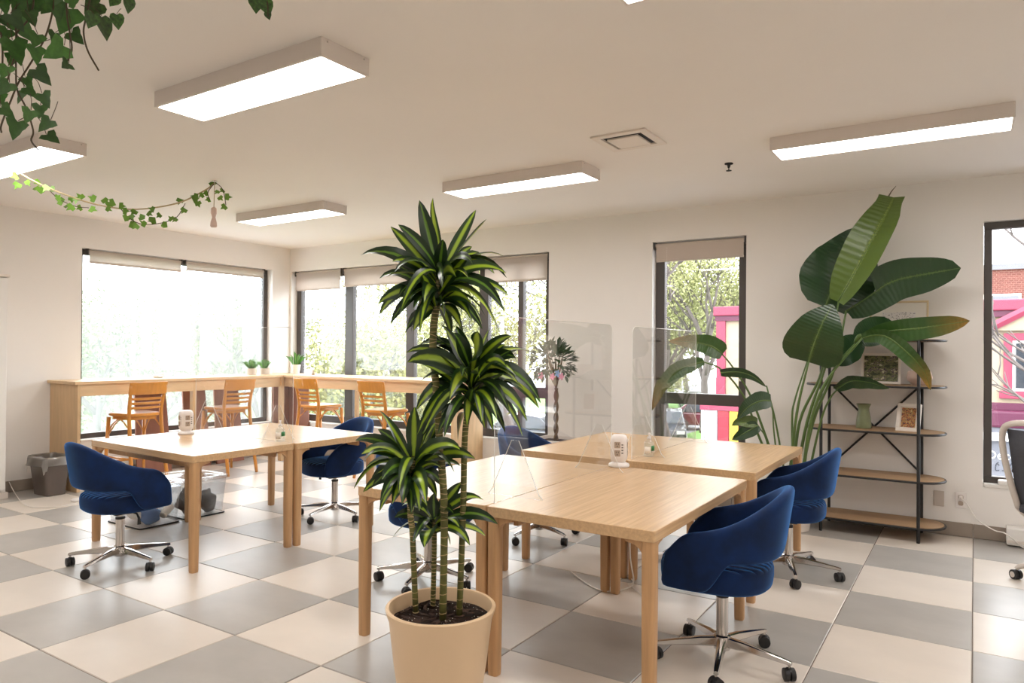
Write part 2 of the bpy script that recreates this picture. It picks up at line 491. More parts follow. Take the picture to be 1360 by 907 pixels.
# ================================================================== THE SETTING
TS, TX, TY = .61, -0.0056, 5.8869       # tile size and a joint
T = .25                                 # wall thickness
floor = struct(MB().bb(XL - T, XR + T, YF - T, YW + T, -.12, -.004).build('floor', M['grout']))
def tilemesh(w, d):
    g, b, h = .0022, .003, .012
    mb = MB()
    x, y = w / 2 - g, d / 2 - g
    mb.v = [(-x, -y, -h), (x, -y, -h), (x, y, -h), (-x, y, -h), (-x, -y, -b), (x, -y, -b), (x, y, -b), (-x, y, -b),
            (-x + b, -y + b, 0), (x - b, -y + b, 0), (x - b, y - b, 0), (-x + b, y - b, 0)]
    mb.f = [(8, 9, 10, 11)] + [(a + k, a + (k + 1) % 4, a + 4 + (k + 1) % 4, a + 4 + k) for a in (0, 4) for k in range(4)]
    return mb
tcache = {}
for i in range(-14, 8):
    for j in range(-17, 3):
        x0, x1 = max(XL, TX + TS * i), min(XR, TX + TS * (i + 1))
        y0, y1 = max(YF, TY + TS * j), min(YW, TY + TS * (j + 1))
        if x1 - x0 < .02 or y1 - y0 < .02: continue
        grey = (i + j) % 2 == 0
        key = (round(x1 - x0, 3), round(y1 - y0, 3), grey)
        if key not in tcache:
            o = tilemesh(x1 - x0, y1 - y0).build('tile', M['tile_g'] if grey else M['tile_b'], floor, world=False)
            tcache[key] = o.data
        else:
            o = bpy.data.objects.new('tile', tcache[key]); col.objects.link(o); o.parent = floor
        o.location = ((x0 + x1) / 2, (y0 + y1) / 2, 0)
struct(MB().bb(XL - T, XR + T, YF - T, YW + T, HC, HC + .15).build('ceiling', M['ceil']))

def wall(name, axis, pos, sgn, a0, a1, holes):
    """wall slab with rectangular openings; holes = (a0, a1, z0, z1)"""
    mb = MB(); lo, hi = (pos, pos + T) if sgn > 0 else (pos - T, pos)
    def slab(p, q, z0, z1):
        if q - p < 1e-4 or z1 - z0 < 1e-4: return
        mb.bb(p, q, lo, hi, z0, z1) if axis == 'y' else mb.bb(lo, hi, p, q, z0, z1)
    c = a0
    for h0, h1, z0, z1 in holes:
        slab(c, h0, -.004, HC); slab(h0, h1, -.004, z0); slab(h0, h1, z1, HC); c = h1
    slab(c, a1, -.004, HC)
    return struct(mb.build(name, M['wall']))
ZB, ZT = .43, 2.445
W1 = (3.812, 6.226); W2 = (-7.79, -3.76); W3 = (-2.61, -1.72); W4 = (.057, .96)
wall('wall_left', 'x', XL, -1, YF - T, YW + T, [(W1[0], W1[1], ZB, ZT)])
wall('wall_back', 'y', YW, 1, XL, XR + T, [(W2[0], W2[1], ZB, ZT), (W3[0], W3[1], ZB, ZT + .01), (W4[0], W4[1], ZB - .01, ZT - .03)])
wall('wall_right', 'x', XR, 1, YF - T, YW, [])
wall('wall_front', 'y', YF, -1, XL, XR, [])
# tiled skirting: one piece per floor tile
def skirting(name, pieces):
    e = struct(thing(name, None, None, (0, 0, 0)))
    for p in pieces: MB().bb(*p).build('skirting_tile', M['base'], e, bevel=.002, seg=1)
    return e
ps = []
for i in range(-13, 6):
    x0, x1 = max(XL, TX + TS * i), min(XR, TX + TS * (i + 1))
    ps.append((x0 + .0015, x1 - .0015, YW - .009, YW, .001, .108))
skirting('baseboard_back', ps)
ps = []
for j in range(-15, 2):
    y0, y1 = max(YF, TY + TS * j), min(YW - .009, TY + TS * (j + 1))
    if y1 - y0 > .02: ps.append((XL, XL + .009, y0 + .0015, y1 - .0015, .001, .108))
skirting('baseboard_left', ps)

def window(name, axis, base, sgn, a0, a1, z0, z1, uprights, rails=(), fw=.075, glass='glass', depth=.10, sill=True):
    """frame set back in the opening; uprights (p,q) along the wall; rails (p,q,zlo,zhi)"""
    e = struct(thing(name, None, None, (0, 0, 0)))
    d0, d1 = (base + sgn * depth, base + sgn * (depth + .065))
    d0, d1 = min(d0, d1), max(d0, d1)
    def bb(mb, p, q, zl, zh, i0=0, i1=0):
        if axis == 'y': mb.bb(p, q, d0 + i0, d1 - i1, zl, zh)
        else: mb.bb(d0 + i0, d1 - i1, p, q, zl, zh)
        return mb
    g = .002
    bb(MB(), a0 + g, a1 - g, z1 - fw, z1 - g).build('head', M['frame'], e, bevel=.004)
    bb(MB(), a0 + g, a1 - g, z0 + g, z0 + fw).build('bottom_rail', M['frame'], e, bevel=.004)
    ups = [(a0 + g, a0 + fw)] + list(uprights) + [(a1 - fw, a1 - g)]
    for p, q in ups: bb(MB(), p, q, z0 + fw, z1 - fw, -.006, 0).build('mullion', M['frame'], e, bevel=.004)
    for p, q, zl, zh in rails: bb(MB(), p, q, zl, zh, -.004, 0).build('transom', M['frame'], e, bevel=.004)
    for (p, q), (p2, q2) in zip(ups, ups[1:]):
        cuts = [r for r in rails if r[0] < (q + p2) / 2 < r[1]]
        zz = [(z0 + fw, cuts[0][2]), (cuts[0][3], z1 - fw)] if cuts else [(z0 + fw, z1 - fw)]
        for zl, zh in zz: bb(MB(), q, p2, zl, zh, .03, .03).build('pane', M[glass], e)
    if sill:
        s0, s1 = sorted((base - sgn * .012, base + sgn * depth))
        mb = MB()
        if axis == 'y': mb.bb(a0 + g, a1 - g, s0, s1, z0 - .018, z0 + .006)
        else: mb.bb(s0, s1, a0 + g, a1 - g, z0 - .018, z0 + .006)
        mb.build('window_sill', M['white'], e, bevel=.003)
    return e
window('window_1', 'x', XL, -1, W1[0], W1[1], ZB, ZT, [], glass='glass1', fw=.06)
window('window_2', 'y', YW, 1, W2[0], W2[1], ZB, ZT, [(-6.86, -6.72), (-5.815, -5.69), (-4.72, -4.60), (-4.20, -4.135)],
       rails=[(-4.60, -3.80, .89, 1.005)], fw=.09, glass='glass2')
window('window_3', 'y', YW, 1, W3[0], W3[1], ZB, ZT + .01, [], rails=[(-2.52, -1.80, .905, 1.01)], fw=.09)
w4 = window('window_4', 'y', YW, 1, W4[0], W4[1], ZB - .01, ZT - .03, [], fw=.055, depth=.05)
MB().bb(.15, .90, YW - .03, YW + .05, .425, .462).build('white_ledge_bar', M['white'], w4, bevel=.01)
# window lock on the far-left window, small sticker row on window 3
MB().bb(-1.795, -1.78, YW + .06, YW + .10, 1.14, 1.24).build('window_handle', M['steelvent'], bpy.data.objects['window_3'], bevel=.004)

# ------------------------------------------------------------------ ceiling lamps
def lamp_part(loc):
    e = thing('ceiling_light', None, 'ceiling light', loc)
    sx, sy, h = 1.26, .29, .082
    mb = MB()
    t = .012
    mb.bb(-sx / 2, sx / 2, -sy / 2, -sy / 2 + t, -h, 0).bb(-sx / 2, sx / 2, sy / 2 - t, sy / 2, -h, 0)
    mb.bb(-sx / 2, -sx / 2 + t, -sy / 2 + t, sy / 2 - t, -h, 0).bb(sx / 2 - t, sx / 2, -sy / 2 + t, sy / 2 - t, -h, 0)
    mb.bb(-sx / 2 + t, sx / 2 - t, -sy / 2 + t, sy / 2 - t, -.012, 0)
    mb.build('housing', M['lamp'], e, world=False)
    MB().bb(-sx / 2 + t + .001, sx / 2 - t - .001, -sy / 2 + t + .001, sy / 2 - t - .001, -h + .004, -h + .014).build('diffuser', M['panel'], e, world=False)
    for k in (-1, 1):
        MB().lathe([(.004, -.004), (.004, 0)], 8, (0, 0, 0)).build('screw', M['chrome'], e, world=False, loc=(sx / 2 + .001, k * .11, -.012)).rotation_euler = (0, R(90), 0)
    return e
lamps = [(-2.985, 2.26, 'ceiling light panel nearest the hanging ivy, long white surface-mounted box'),
         (-5.57, 2.285, 'ceiling light panel crossed by the leafy garland'),
         (-2.965, 4.65, 'ceiling light panel above the top of the tall dracaena'),
         (-5.6, 4.65, 'ceiling light panel in front of the corner of the two window walls'),
         (-.45, 4.77, 'ceiling light panel above the black shelf and bird of paradise'),
         (-.44, 2.26, 'ceiling light panel just over the square air vent, cut by the picture top')]
LG = 'rectangular ceiling lights'
first = None
for x, y, lab in lamps:
    if first is None:
        first = lamp_part((x, y, HC - .0005)); tag(first, lab, None, LG)
    else: dup(first, loc=(x, y, HC - .0005), label=lab)
for x, y in ((2.1, 4.65), (2.1, 2.26), (-5.57, -.12), (-2.98, -.12), (-.44, -.12), (2.1, -.12)):
    dup(first, loc=(x, y, HC - .0005), label='ceiling light panel in the part of the room behind the desks')
# air vent
e = thing('air_vent', 'square white ceiling air vent with dark slots round a centre plate', 'vent', (-1.85, 4.21, HC))
mb = MB(); s_ = .185
for a, b, c_, d in ((-s_, s_, -s_, -s_ + .05), (-s_, s_, s_ - .05, s_), (-s_, -s_ + .05, -s_ + .05, s_ - .05), (s_ - .05, s_, -s_ + .05, s_ - .05)):
    mb.bb(a, b, c_, d, -.012, 0)
mb.build('frame', M['steelvent'], e, world=False, bevel=.003)
MB().bb(-.13, .13, -.13, .13, -.003, 0).build('dark_slot', M['dark'], e, world=False)
MB().bb(-.105, .105, -.105, .105, -.02, -.006).build('centre_plate', M['steelvent'], e, world=False, bevel=.004)
# sprinkler
e = thing('sprinkler_head', 'small dark sprinkler head on the ceiling', 'sprinkler', (-1.477, 5.115, HC))
MB().lathe([(.03, 0), (.03, -.006), (.012, -.012), (.009, -.03), (.004, -.034), (.004, -.05)], 14).build('body', M['dark'], e, world=False, smooth=40)
MB().lathe([(.004, -.05), (.02, -.051), (.02, -.054), (.003, -.056)], 14).build('deflector', M['dark'], e, world=False, smooth=40)

# ------------------------------------------------------------------ roller blinds
def blind(label, axis, p, q, base, sgn, ztop, zbot, chain=False, n=0):
    """roll at the top of the opening with a short drop of cloth; base = wall plane"""
    d = base + sgn * .045
    c = ((p + q) / 2, d, ztop) if axis == 'y' else (d, (p + q) / 2, ztop)
    e = thing('roller_blind', label, 'blind', c, 0, 'roller blinds')
    def pt(a, dd, z): return (a, dd, z) if axis == 'y' else (dd, a, z)
    MB().tube([pt(p + .012, d, ztop - .03), pt(q - .012, d, ztop - .03)], .021, 14).build('roll', M['blindbar'], e, smooth=40)
    fx = d - sgn * .02
    a, b = sorted((fx - .0008, fx + .0008))
    mb = MB()
    mb.bb(p + .02, q - .02, a, b, zbot, ztop - .03) if axis == 'y' else mb.bb(a, b, p + .02, q - .02, zbot, ztop - .03)
    mb.build('cloth', M['blind_opaque' if chain else 'blind'], e)
    a, b = sorted((fx - .006, fx + .006))
    mb = MB()
    mb.bb(p + .02, q - .02, a, b, zbot - .022, zbot) if axis == 'y' else mb.bb(a, b, p + .02, q - .02, zbot - .022, zbot)
    mb.build('hem_bar', M['blindbar'], e, bevel=.003)
    for s in (p, q - .012):
        mb = MB()
        mb.bb(s, s + .012, d - .03, d + .03, ztop - .065, ztop) if axis == 'y' else mb.bb(d - .03, d + .03, s, s + .012, ztop - .065, ztop)
        mb.build('bracket', M['frame'], e)
    if chain:
        pts = []
        mb = MB()
        x = p + .13
        for k in range(70):
            mb.lathe([(.0012, -.004), (.0034, 0), (.0012, .004)], 6, pt(x, d - sgn * .03, ztop - .06 - k * .021))
        mb.build('bead_chain', M['wplastic'], e)
    return e
zt = ZT - .002
blind('short roller blind over the window left of the counter corner, farther half', 'x', 3.88, 4.955, XL, -1, zt, 2.315)
blind('short roller blind over the left wall window, half nearest the room corner', 'x', 4.985, 6.12, XL, -1, zt, 2.345)
blind('wide-drop beige roller blind beside the room corner above the aloe pot', 'y', -7.74, -6.86, YW, 1, zt, 2.20)
blind('beige roller blind above the two stools at the back wall counter', 'y', -6.83, -5.72, YW, 1, zt, 2.22)
blind('beige roller blind hidden behind the dracaena crown', 'y', -5.69, -4.66, YW, 1, zt, 2.22)
blind('beige roller blind above the small topiary tree', 'y', -4.62, -3.775, YW, 1, zt, 2.17)
blind('short opaque beige blind on the narrow window beside the bird of paradise', 'y', -2.60, -1.73, YW, 1, ZT + .008, 2.285, chain=True)

# ------------------------------------------------------------------ wall plates and cords at the back wall
e = thing('blank_wall_plate', 'blank beige wall plate left of the power outlet', 'wall plate', (-.231, YW, .277))
MB().bb(-.267, -.195, YW - .007, YW - .0005, .217, .337).build('plate', M['greyframe'], e, bevel=.003)
MB().bb(-.262, -.200, YW - .0085, YW - .0066, .222, .332).build('insert', M['greyframe'], e, bevel=.001)
e = thing('power_outlet', 'white double wall outlet with a plugged-in cord', 'outlet', (-.086, YW, .28))
MB().bb(-.122, -.05, YW - .007, YW - .0005, .22, .34).build('plate', M['wplastic'], e, bevel=.003)
for z in (.256, .304):
    f_ = MB().prism(rrect(.034, .034, .012), 0, .003, Matrix.Rotation(R(90), 3, 'X'), (-.086, YW - .007, z)).build('socket', M['outlet'], e, smooth=40)
def cord(name, label, pts, r=.0042, m='cord', plug=None, n=8):
    P = spline(pts, n)
    e = thing(name, label, 'cable', tuple(V((pts[0][0], pts[0][1], 0))))
    MB().tube(P, r, 6).build('cable', M[m], e, smooth=180)
    if plug: MB().box(plug, (.026, .03, .03)).build('plug', M['wplastic'], e, bevel=.006)
    return e
p0 = V((-.086, YW - .012, .304))
cord('charger_cable', 'white power cord running from the wall outlet towards the grey chair',
     [p0 + V((0, -.03, 0)), onY(1286, 672, 6.42), onY(1298, 690, 6.33), onY(1320, 704, 6.22), onY(1336, 709, 6.1), onZ(1360, 728, .012) , onZ(1392, 742, .012)], plug=p0 + V((0, -.014, 0)))

# ================================================================== FURNITURE
ZTAB = .735
def leg_section(s=.056, r=.016):
    return rrect(s, s, r, 3)
def make_table():
    """local: width .775 along x, length 1.31 along y, origin on the floor in the middle"""
    wx, ly, th = .775, 1.31, .046
    e = thing('desk_table', None, 'table', (0, 0, 0))
    MB().prism(rrect(wx, ly, .014, 3), ZTAB - th, ZTAB).build('tabletop', M['oak_top'], e, world=False, smooth=40, bevel=.003)
    for sx in (-1, 1):
        for sy in (-1, 1):
            s = .056
            cx, cy = sx * (wx / 2 - s / 2 - .002), sy * (ly / 2 - s / 2 - .002)
            lg = MB().loft([[(cx + x * k, cy + y * k, z) for x, y in leg_section()] for z, k in ((.0, .82), (.012, .88), (.30, .97), (.62, 1.0), (ZTAB - th, 1.0))]).build('leg', M['oak'], e, world=False, smooth=50)
            # curved brackets joining the leg to the top, one along each edge
            n = 6
            prof = [(0, 0), (0, -.075)] + [(.062 * (1 - math.cos(R(90) * k / n)) + .0, -.075 + .06 * math.sin(R(90) * k / n)) for k in range(1, n + 1)] + [(.075, -.012), (.075, 0)]
            for ax in (0, 1):
                if ax == 0: rings = [[(cx - sx * (s / 2 - .006) - sx * a, cy + o, ZTAB - th + b) for a, b in prof] for o in (-.014, .014)]
                else: rings = [[(cx + o, cy - sy * (s / 2 - .006) - sy * a, ZTAB - th + b) for a, b in prof] for o in (-.014, .014)]
                MB().loft(rings).build('bracket', M['oak'], e, world=False)
    for sx in (-1, 1):
        MB().bb(sx * .30 - .011, sx * .30 + .011, -.55, .55, ZTAB - th - .05, ZTAB - th).build('rail', M['oak'], e, world=False)
    return e
TG = 'oak desk tables'
tabs = [(-2.178, 3.215, 0, 'oak table behind the dracaena stems, standing left of the power tower'),
        (-1.398, 3.215, 0, 'oak table with a wide bare top, nearest the blue chair whose whole base shows'),
        (-2.195, 4.76, 0, 'oak table between the topiary tree and the clear screen with the sanitizer bottle'),
        (-1.415, 4.76, 0, 'oak table with one clear screen, nearest the bird of paradise'),
        (-4.735, 3.075, R(90 - 1.8), 'oak table carrying a small power tower, beside the clear storage boxes'),
        (-4.695, 3.855, R(90 - 1.8), 'oak table nearest the bar stools, blue chair on its far side')]
t0 = make_table()
for i, (x, y, a, lab) in enumerate(tabs):
    if i == 0: t0.location = (x, y, 0); tag(t0, lab, None, TG)
    else: dup(t0, loc=(x, y, 0), rz=a, label=lab)

# ------------------------------------------------------------------ clear acrylic desk screens
def make_screen():
    """sheet along local y, origin at the middle of its bottom edge"""
    L, Hh, t, r = 1.22, .83, .005, .05
    e = thing('acrylic_screen', None, 'desk screen', (0, 0, 0))
    poly = [(-L / 2, 0), (L / 2, 0)]
    for c, a in (((L / 2 - r, Hh - r), 0), ((-L / 2 + r, Hh - r), 90)):
        poly += [(c[0] + r * math.cos(R(a + 15 * k)), c[1] + r * math.sin(R(a + 15 * k))) for k in range(7)]
    mt = Matrix(((0, 0, 1), (1, 0, 0), (0, 1, 0)))
    MB().prism(poly, -t / 2, t / 2, mt).build('sheet', M['acryl'], e, world=False)
    # polished rim of the sheet
    rim = [V((0, a, b)) for a, b in poly]
    MB().tube(rim[1:] + [rim[0]], .0018, 4).build('polished_edge', M['acryl_edge'], e, world=False)
    for y in (-.44, .44):
        ft = [(-.15, 0), (.15, 0), (.13, .02), (.02, .26), (-.02, .26), (-.13, .02)]
        m2 = Matrix(((1, 0, 0), (0, 0, 1), (0, 1, 0)))
        MB().prism(ft, -t / 2, t / 2, m2, (0, y, 0)).build('foot', M['acryl'], e, world=False)
        for k in (-1, 1):
            MB().tube([(k * .15, y, .001), (k * .13, y, .02), (k * .02, y, .26)], .0016, 4).build('polished_foot_edge', M['acryl_edge'], e, world=False)
    return e
s0 = make_screen()
s0.location = (-1.788, 3.235, ZTAB + .0005)
tag(s0, 'clear acrylic desk screen standing behind the dracaena, beside the power tower', None, 'clear desk screens')
dup(s0, loc=(-1.805, 4.79, ZTAB + .0005), label='clear acrylic desk screen in front of the narrow window and bird of paradise')
dup(s0, loc=(-4.70, 3.462, ZTAB + .0005), rz=R(90 - 1.8), label='clear acrylic desk screen on the tables near the bar stools')

# ------------------------------------------------------------------ blue velvet swivel chairs
def shell_mesh():
    rings = []
    TH = 122
    ths = [-TH + 2 * TH * k / 44 for k in range(45)]
    for th in ths:
        a = abs(th); s = a / TH
        top = .785 - .095 * (1 - math.cos(math.pi * s))
        top -= .10 * smoothstep(.86, 1.0, s) ** 1.5
        bot = .345 + .140 * (1 - smoothstep(76, 97, a))
        th_ = .024 * (1 - .55 * smoothstep(.93, 1.0, s))
        ring = []
        def P(z, off):
            k = (z - .345) / .44
            fl = 1 + .10 * k
            # plan: rounded, wider than deep, arms run forward
            ax, by = (.262 + off) * fl, (.218 + off) * fl
            sx, cy = math.sin(R(th)), math.cos(R(th))
            x = ax * math.copysign(abs(sx) ** .82, sx)
            y = -by * math.copysign(abs(cy) ** .82, cy) if cy > 0 else -cy * by * 1.35
            return V((x, y - .045 * max(0, k) * max(0, cy) + .07 * (1 - k) * smoothstep(95, TH, a), z + .036))
        nz = 6
        for k in range(nz): ring.append(P(bot + .015 + (top - bot - .03) * k / (nz - 1), th_))
        ring.append(P(top - .004, th_ * .55)); ring.append(P(top, 0)); ring.append(P(top - .004, -th_ * .55))
        for k in range(nz): ring.append(P(top - .015 - (top - bot - .03) * k / (nz - 1), -th_))
        ring.append(P(bot + .004, -th_ * .55)); ring.append(P(bot, 0)); ring.append(P(bot + .004, th_ * .55))
        rings.append(ring)
    return MB().loft(rings)
def seat_mesh():
    n = 40; rings = []
    for z, k in ((.335, .80), (.335, .93), (.348, .985), (.375, 1.0), (.41, 1.0), (.432, .975), (.443, .92), (.448, .8), (.450, .5), (.450, .15)):
        r = []
        for j in range(n):
            t = 2 * math.pi * j / n
            c, s = math.cos(t), math.sin(t)
            r.append((.245 * k * math.copysign(abs(c) ** .8, c), .025 + .245 * k * math.copysign(abs(s) ** .8, s), z + .036))
        rings.append(r)
    return MB().loft(rings)
def make_chair():
    """swivel chair facing local +y"""
    e = thing('swivel_chair', None, 'office chair', (0, 0, 0))
    shell_mesh().build('backrest', M['velvet'], e, world=False, smooth=180, sub=1)
    seat_mesh().build('seat', M['velvet_seat'], e, world=False, smooth=180)
    MB().bb(-.09, .09, -.07, .10, .335, .372).build('mechanism', M['black'], e, world=False, bevel=.01)
    MB().tube([(.07, .02, .354), (.17, .03, .348), (.20, .03, .326), (.205, .03, .286)], [.006, .006, .008, .012], 8).build('lever', M['black'], e, world=False, smooth=60)
    MB().lathe([(.014, .336), (.014, .31), (.027, .308), (.027, .12), (.032, .118), (.032, .10)], 20).build('gas_column', M['chrome'], e, world=False, smooth=40)
    MB().lathe([(.0285, .296), (.0285, .31)], 20).build('collar', M['black'], e, world=False)
    b = thing('star_base', None, None, (0, 0, 0)); del_keys = [k for k in b.keys()]
    b.parent = e
    MB().lathe([(.026, .055), (.036, .06), (.038, .12), (.03, .125)], 20).build('hub', M['chrome'], b, world=False, smooth=40)
    for k in range(5):
        c, s = math.cos(R(72 * k)), math.sin(R(72 * k))
        rings = []
        for r_, z, hw, hh in ((.02, .097, .024, .024), (.10, .096, .021, .020), (.20, .088, .016, .014), (.29, .079, .0125, .010), (.31, .076, .011, .008)):
            rings.append([(r_ * c - y * s, r_ * s + y * c, z + zz) for y, zz in ((-hw, -hh * .6), (-hw * .6, -hh), (hw * .6, -hh), (hw, -hh * .6), (hw * .75, hh * .7), (0, hh), (-hw * .75, hh * .7))])
        MB().loft(rings).build('spoke', M['chrome'], b, world=False, smooth=50)
        x, y = .30 * c, .30 * s
        MB().lathe([(.006, .04), (.006, .075)], 8, (x, y, 0)).build('caster_stem', M['chrome'], b, world=False, smooth=40)
        m = MB()
        a = 72 * k + 40
        ax = V((math.cos(R(a)), math.sin(R(a)), 0))
        for o in (-.013, .013):
            p = V((x, y, .0275)) + ax * o
            m.tube([p - ax * .011, p - ax * .009, p + ax * .009, p + ax * .011], [.020, .0272, .0272, .020], 16)
        m.tube([V((x, y, .038)) - ax * .008, V((x, y, .038)) + ax * .008], .020, 12)
        m.build('caster', M['black'], b, world=False, smooth=40)
    return e
ch0 = make_chair()
CG = 'blue velvet swivel chairs'
def chair(loc, face, base, label, first=False):
    o = ch0 if first else dup(ch0)
    o.location = (loc[0], loc[1], 0); o.rotation_euler = (0, 0, R(face))
    for c in o.children:
        if c.name.startswith('star_base'): c.rotation_euler = (0, 0, R(base - face))
    tag(o, label, None, CG)
    return o
chair((-4.666, 2.53), -6, 5.5, 'blue velvet swivel chair nearest the trash bin, seen from its side', True)
chair((-4.518, 4.25), 165, -10, 'blue velvet swivel chair in front of the bar stools, front turned towards the tables')
chair((-2.80, 3.40), -86, -2, 'blue velvet swivel chair half hidden by the dracaena leaves')
chair((-2.764, 4.667), -88, -22, 'blue velvet swivel chair in front of the topiary tree, mostly hidden by tables')
chair((-.965, 3.275), 97, -6, 'blue velvet swivel chair nearest the big planter, back turned outward, whole base in view')
chair((-.995, 4.80), 92, 1.5, 'blue velvet swivel chair beside the black shelf')

# ------------------------------------------------------------------ grey office chair at the picture edge
gx, gy = .52, 5.46
e = thing('mesh_office_chair', 'pale grey framed office chair with dark mesh back, cut by the picture edge', 'office chair', (gx, gy, 0))
mt = Matrix.Rotation(R(-38), 3, 'Z')
def gp(x, y, z): return mt @ V((x, y, z)) + V((gx, gy, 0))
fr = [gp(-.21, -.20, .46), gp(-.225, -.25, .62), gp(-.24, -.29, .80), gp(-.23, -.31, .93), gp(-.17, -.32, .985), gp(0, -.325, 1.0), gp(.17, -.32, .985), gp(.23, -.31, .93), gp(.24, -.29, .80), gp(.225, -.25, .62), gp(.21, -.20, .46)]
MB().tube(spline(fr, 4), .019, 10).build('back_frame', M['greyframe'], e, smooth=180)
rings = [[gp(x * .86, -.205 - .05 * (z - .46) / .16 if z < .62 else -.255 - .07 * (z - .62) / .36, z) + gp(0, .012 - .03 * (1 - (x / .24) ** 2), 0) - gp(0, 0, 0) for x in (-.24, -.12, 0, .12, .24)] for z in (.46, .62, .8, .95)]
mb = MB().loft(rings, cap=False, closed=False)
o = mb.build('mesh_back', M['greycloth'], e, smooth=180); o.modifiers.new('thick', 'SOLIDIFY').thickness = .008
MB().prism([tuple((mt @ V((x, y, 0)) + V((gx, gy, 0)))[:2]) for x, y in rrect(.48, .46, .1, 5)], .43, .49).build('seat', M['greycloth'], e, bevel=.02)
MB().prism([tuple((mt @ V((x, y, 0)) + V((gx, gy, 0)))[:2]) for x, y in rrect(.42, .4, .09, 5)], .395, .43).build('seat_pan', M['greyframe'], e, bevel=.01)
MB().tube(spline([gp(-.21, -.20, .46), gp(-.20, -.12, .40), gp(-.1, -.02, .38), gp(.1, -.02, .38), gp(.20, -.12, .40), gp(.21, -.20, .46)], 4), .017, 8).build('back_support', M['greyframe'], e, smooth=180)
for s in (-1, 1):
    MB().tube(spline([gp(s * .22, .02, .40), gp(s * .28, .02, .44), gp(s * .29, .02, .60), gp(s * .285, .02, .655)], 4), .014, 8).build('arm_post', M['greyframe'], e, smooth=180)
    MB().prism([tuple((mt @ V((x + s * .285, y - .01, 0)) + V((gx, gy, 0)))[:2]) for x, y in rrect(.07, .24, .03, 4)], .655, .68).build('armrest', M['black'], e, bevel=.008)
MB().lathe([(.02, .40), (.02, .28), (.028, .27), (.03, .10)], 16, (gx, gy, 0)).build('gas_column', M['black'], e, smooth=40)
for k in range(5):
    a = R(174 + 72 * k)
    c, s = math.cos(a), math.sin(a)
    P = [V((gx + r_ * c, gy + r_ * s, z)) for r_, z in ((.02, .105), (.12, .115), (.22, .105), (.285, .08), (.30, .065))]
    sp = MB().tube(P, [.03, .024, .020, .016, .012], 10).build('spoke', M['greyframe'], e, smooth=60)
    p = V((gx + .30 * c, gy + .30 * s, .03)); axd = V((-s, c, 0)).lerp(V((c, s, 0)), .5).normalized()
    for o_ in (-.014, .014):
        q = p + axd * o_
        MB().tube([q - axd * .011, q - axd * .009, q + axd * .009, q + axd * .011], [.02, .03, .03, .02], 14).build('caster_wheel', M['black'], e, smooth=40)
    q = p + axd * .0262
    MB().tube([q - axd * .001, q + axd * .001], [.018, .018], 14).build('caster_cap', M['greyframe'], e)
# low white heater under the right-hand window
e = thing('baseboard_heater', 'low white box heater against the wall under the right window', 'heater', (.8, 6.42, 0))
MB().bb(.20, 1.5, 6.37, 6.50, .012, .135).build('casing', M['white'], e, bevel=.008)
MB().bb(.205, 1.495, 6.365, 6.37, .03, .05).build('grille', M['steelvent'], e)
for x in (.35, 1.35): MB().bb(x - .03, x + .03, 6.39, 6.49, .001, .012).build('foot', M['steelvent'], e)

# ------------------------------------------------------------------ bar counter in the corner
ZC = 1.072
e = thing('bar_counter', 'pale oak bar counter running along both window walls and meeting in the corner', 'counter', (-7.5, 6.2, 0))
XF, YF2, XE = -7.26, 5.95, -4.585
MB().bb(XL + .001, XF, 3.49, YW - .001, ZC - .03, ZC).build('worktop', M['oak_pale'], e, bevel=.003)
MB().bb(XF + .0006, XE + .03, YF2, YW - .001, ZC - .03, ZC).build('worktop', M['oak_pale_x'], e, bevel=.003)
MB().bb(XF - .045, XF - .02, 3.545, YF2 + .03, ZC - .145, ZC - .0305).build('apron', M['oak_pale'], e)
MB().bb(XF - .019, XE - .03, YF2 + .03, YF2 + .055, ZC - .145, ZC - .0305).build('apron', M['oak_pale_x'], e)
MB().bb(XL + .012, XF - .005, 3.515, 3.545, .001, ZC - .0305).build('end_panel', M['oak_pale_v'], e, bevel=.002)
MB().bb(XE - .03, XE, YF2 + .01, YW - .012, .001, ZC - .0305).build('end_panel', M['oak_pale_v'], e, bevel=.002)
for x, y in ((-7.31, 4.76), (-7.285, 5.945)):
    MB().bb(x - .03, x + .03, y - .022, y + .022, .001, ZC - .0305).build('post', M['oak_pale_v'], e, bevel=.003)
MB().bb(-6.03, -5.99, YF2 + .015, YF2 + .055, .001, ZC - .146).build('post', M['oak_pale_v'], e, bevel=.003)
tag(MB().bb(XL + .012, XL + .03, 6.235, YW - .032, .11, ZC - .0305).build('back_panel', M['brown'], e), 'brown under-counter corner panel')
tag(MB().bb(XL + .012, -7.40, YW - .03, YW - .012, .11, ZC - .0305).build('back_panel', M['brown'], e), 'brown under-counter corner panel')
# brown boards leaning in front of the left window below the counter
for k, (y0, y1, lab) in enumerate(((4.36, 4.72, 'behind the stool nearest the end panel'), (4.93, 5.22, 'behind the left power tower'), (5.34, 5.68, 'behind the stool nearest the corner'))):
    e = thing('leaning_board', 'brown wooden board under the counter %s' % lab, 'board', (XL + .1, (y0 + y1) / 2, 0), 0, 'brown boards under the counter')
    MB().loft([[(XL + .115, y0 - .01, .001), (XL + .137, y0 - .01, .001), (XL + .137, y1 + .03, .001), (XL + .115, y1 + .03, .001)],
               [(XL + .022, y0, .90), (XL + .044, y0, .90), (XL + .044, y1, .90), (XL + .022, y1, .90)]]).build('panel', M['brown'], e)
    MB().bb(XL + .016, XL + .05, y0 - .006, y1 + .006, .9, .915).build('edge_strip', M['brown'], e)

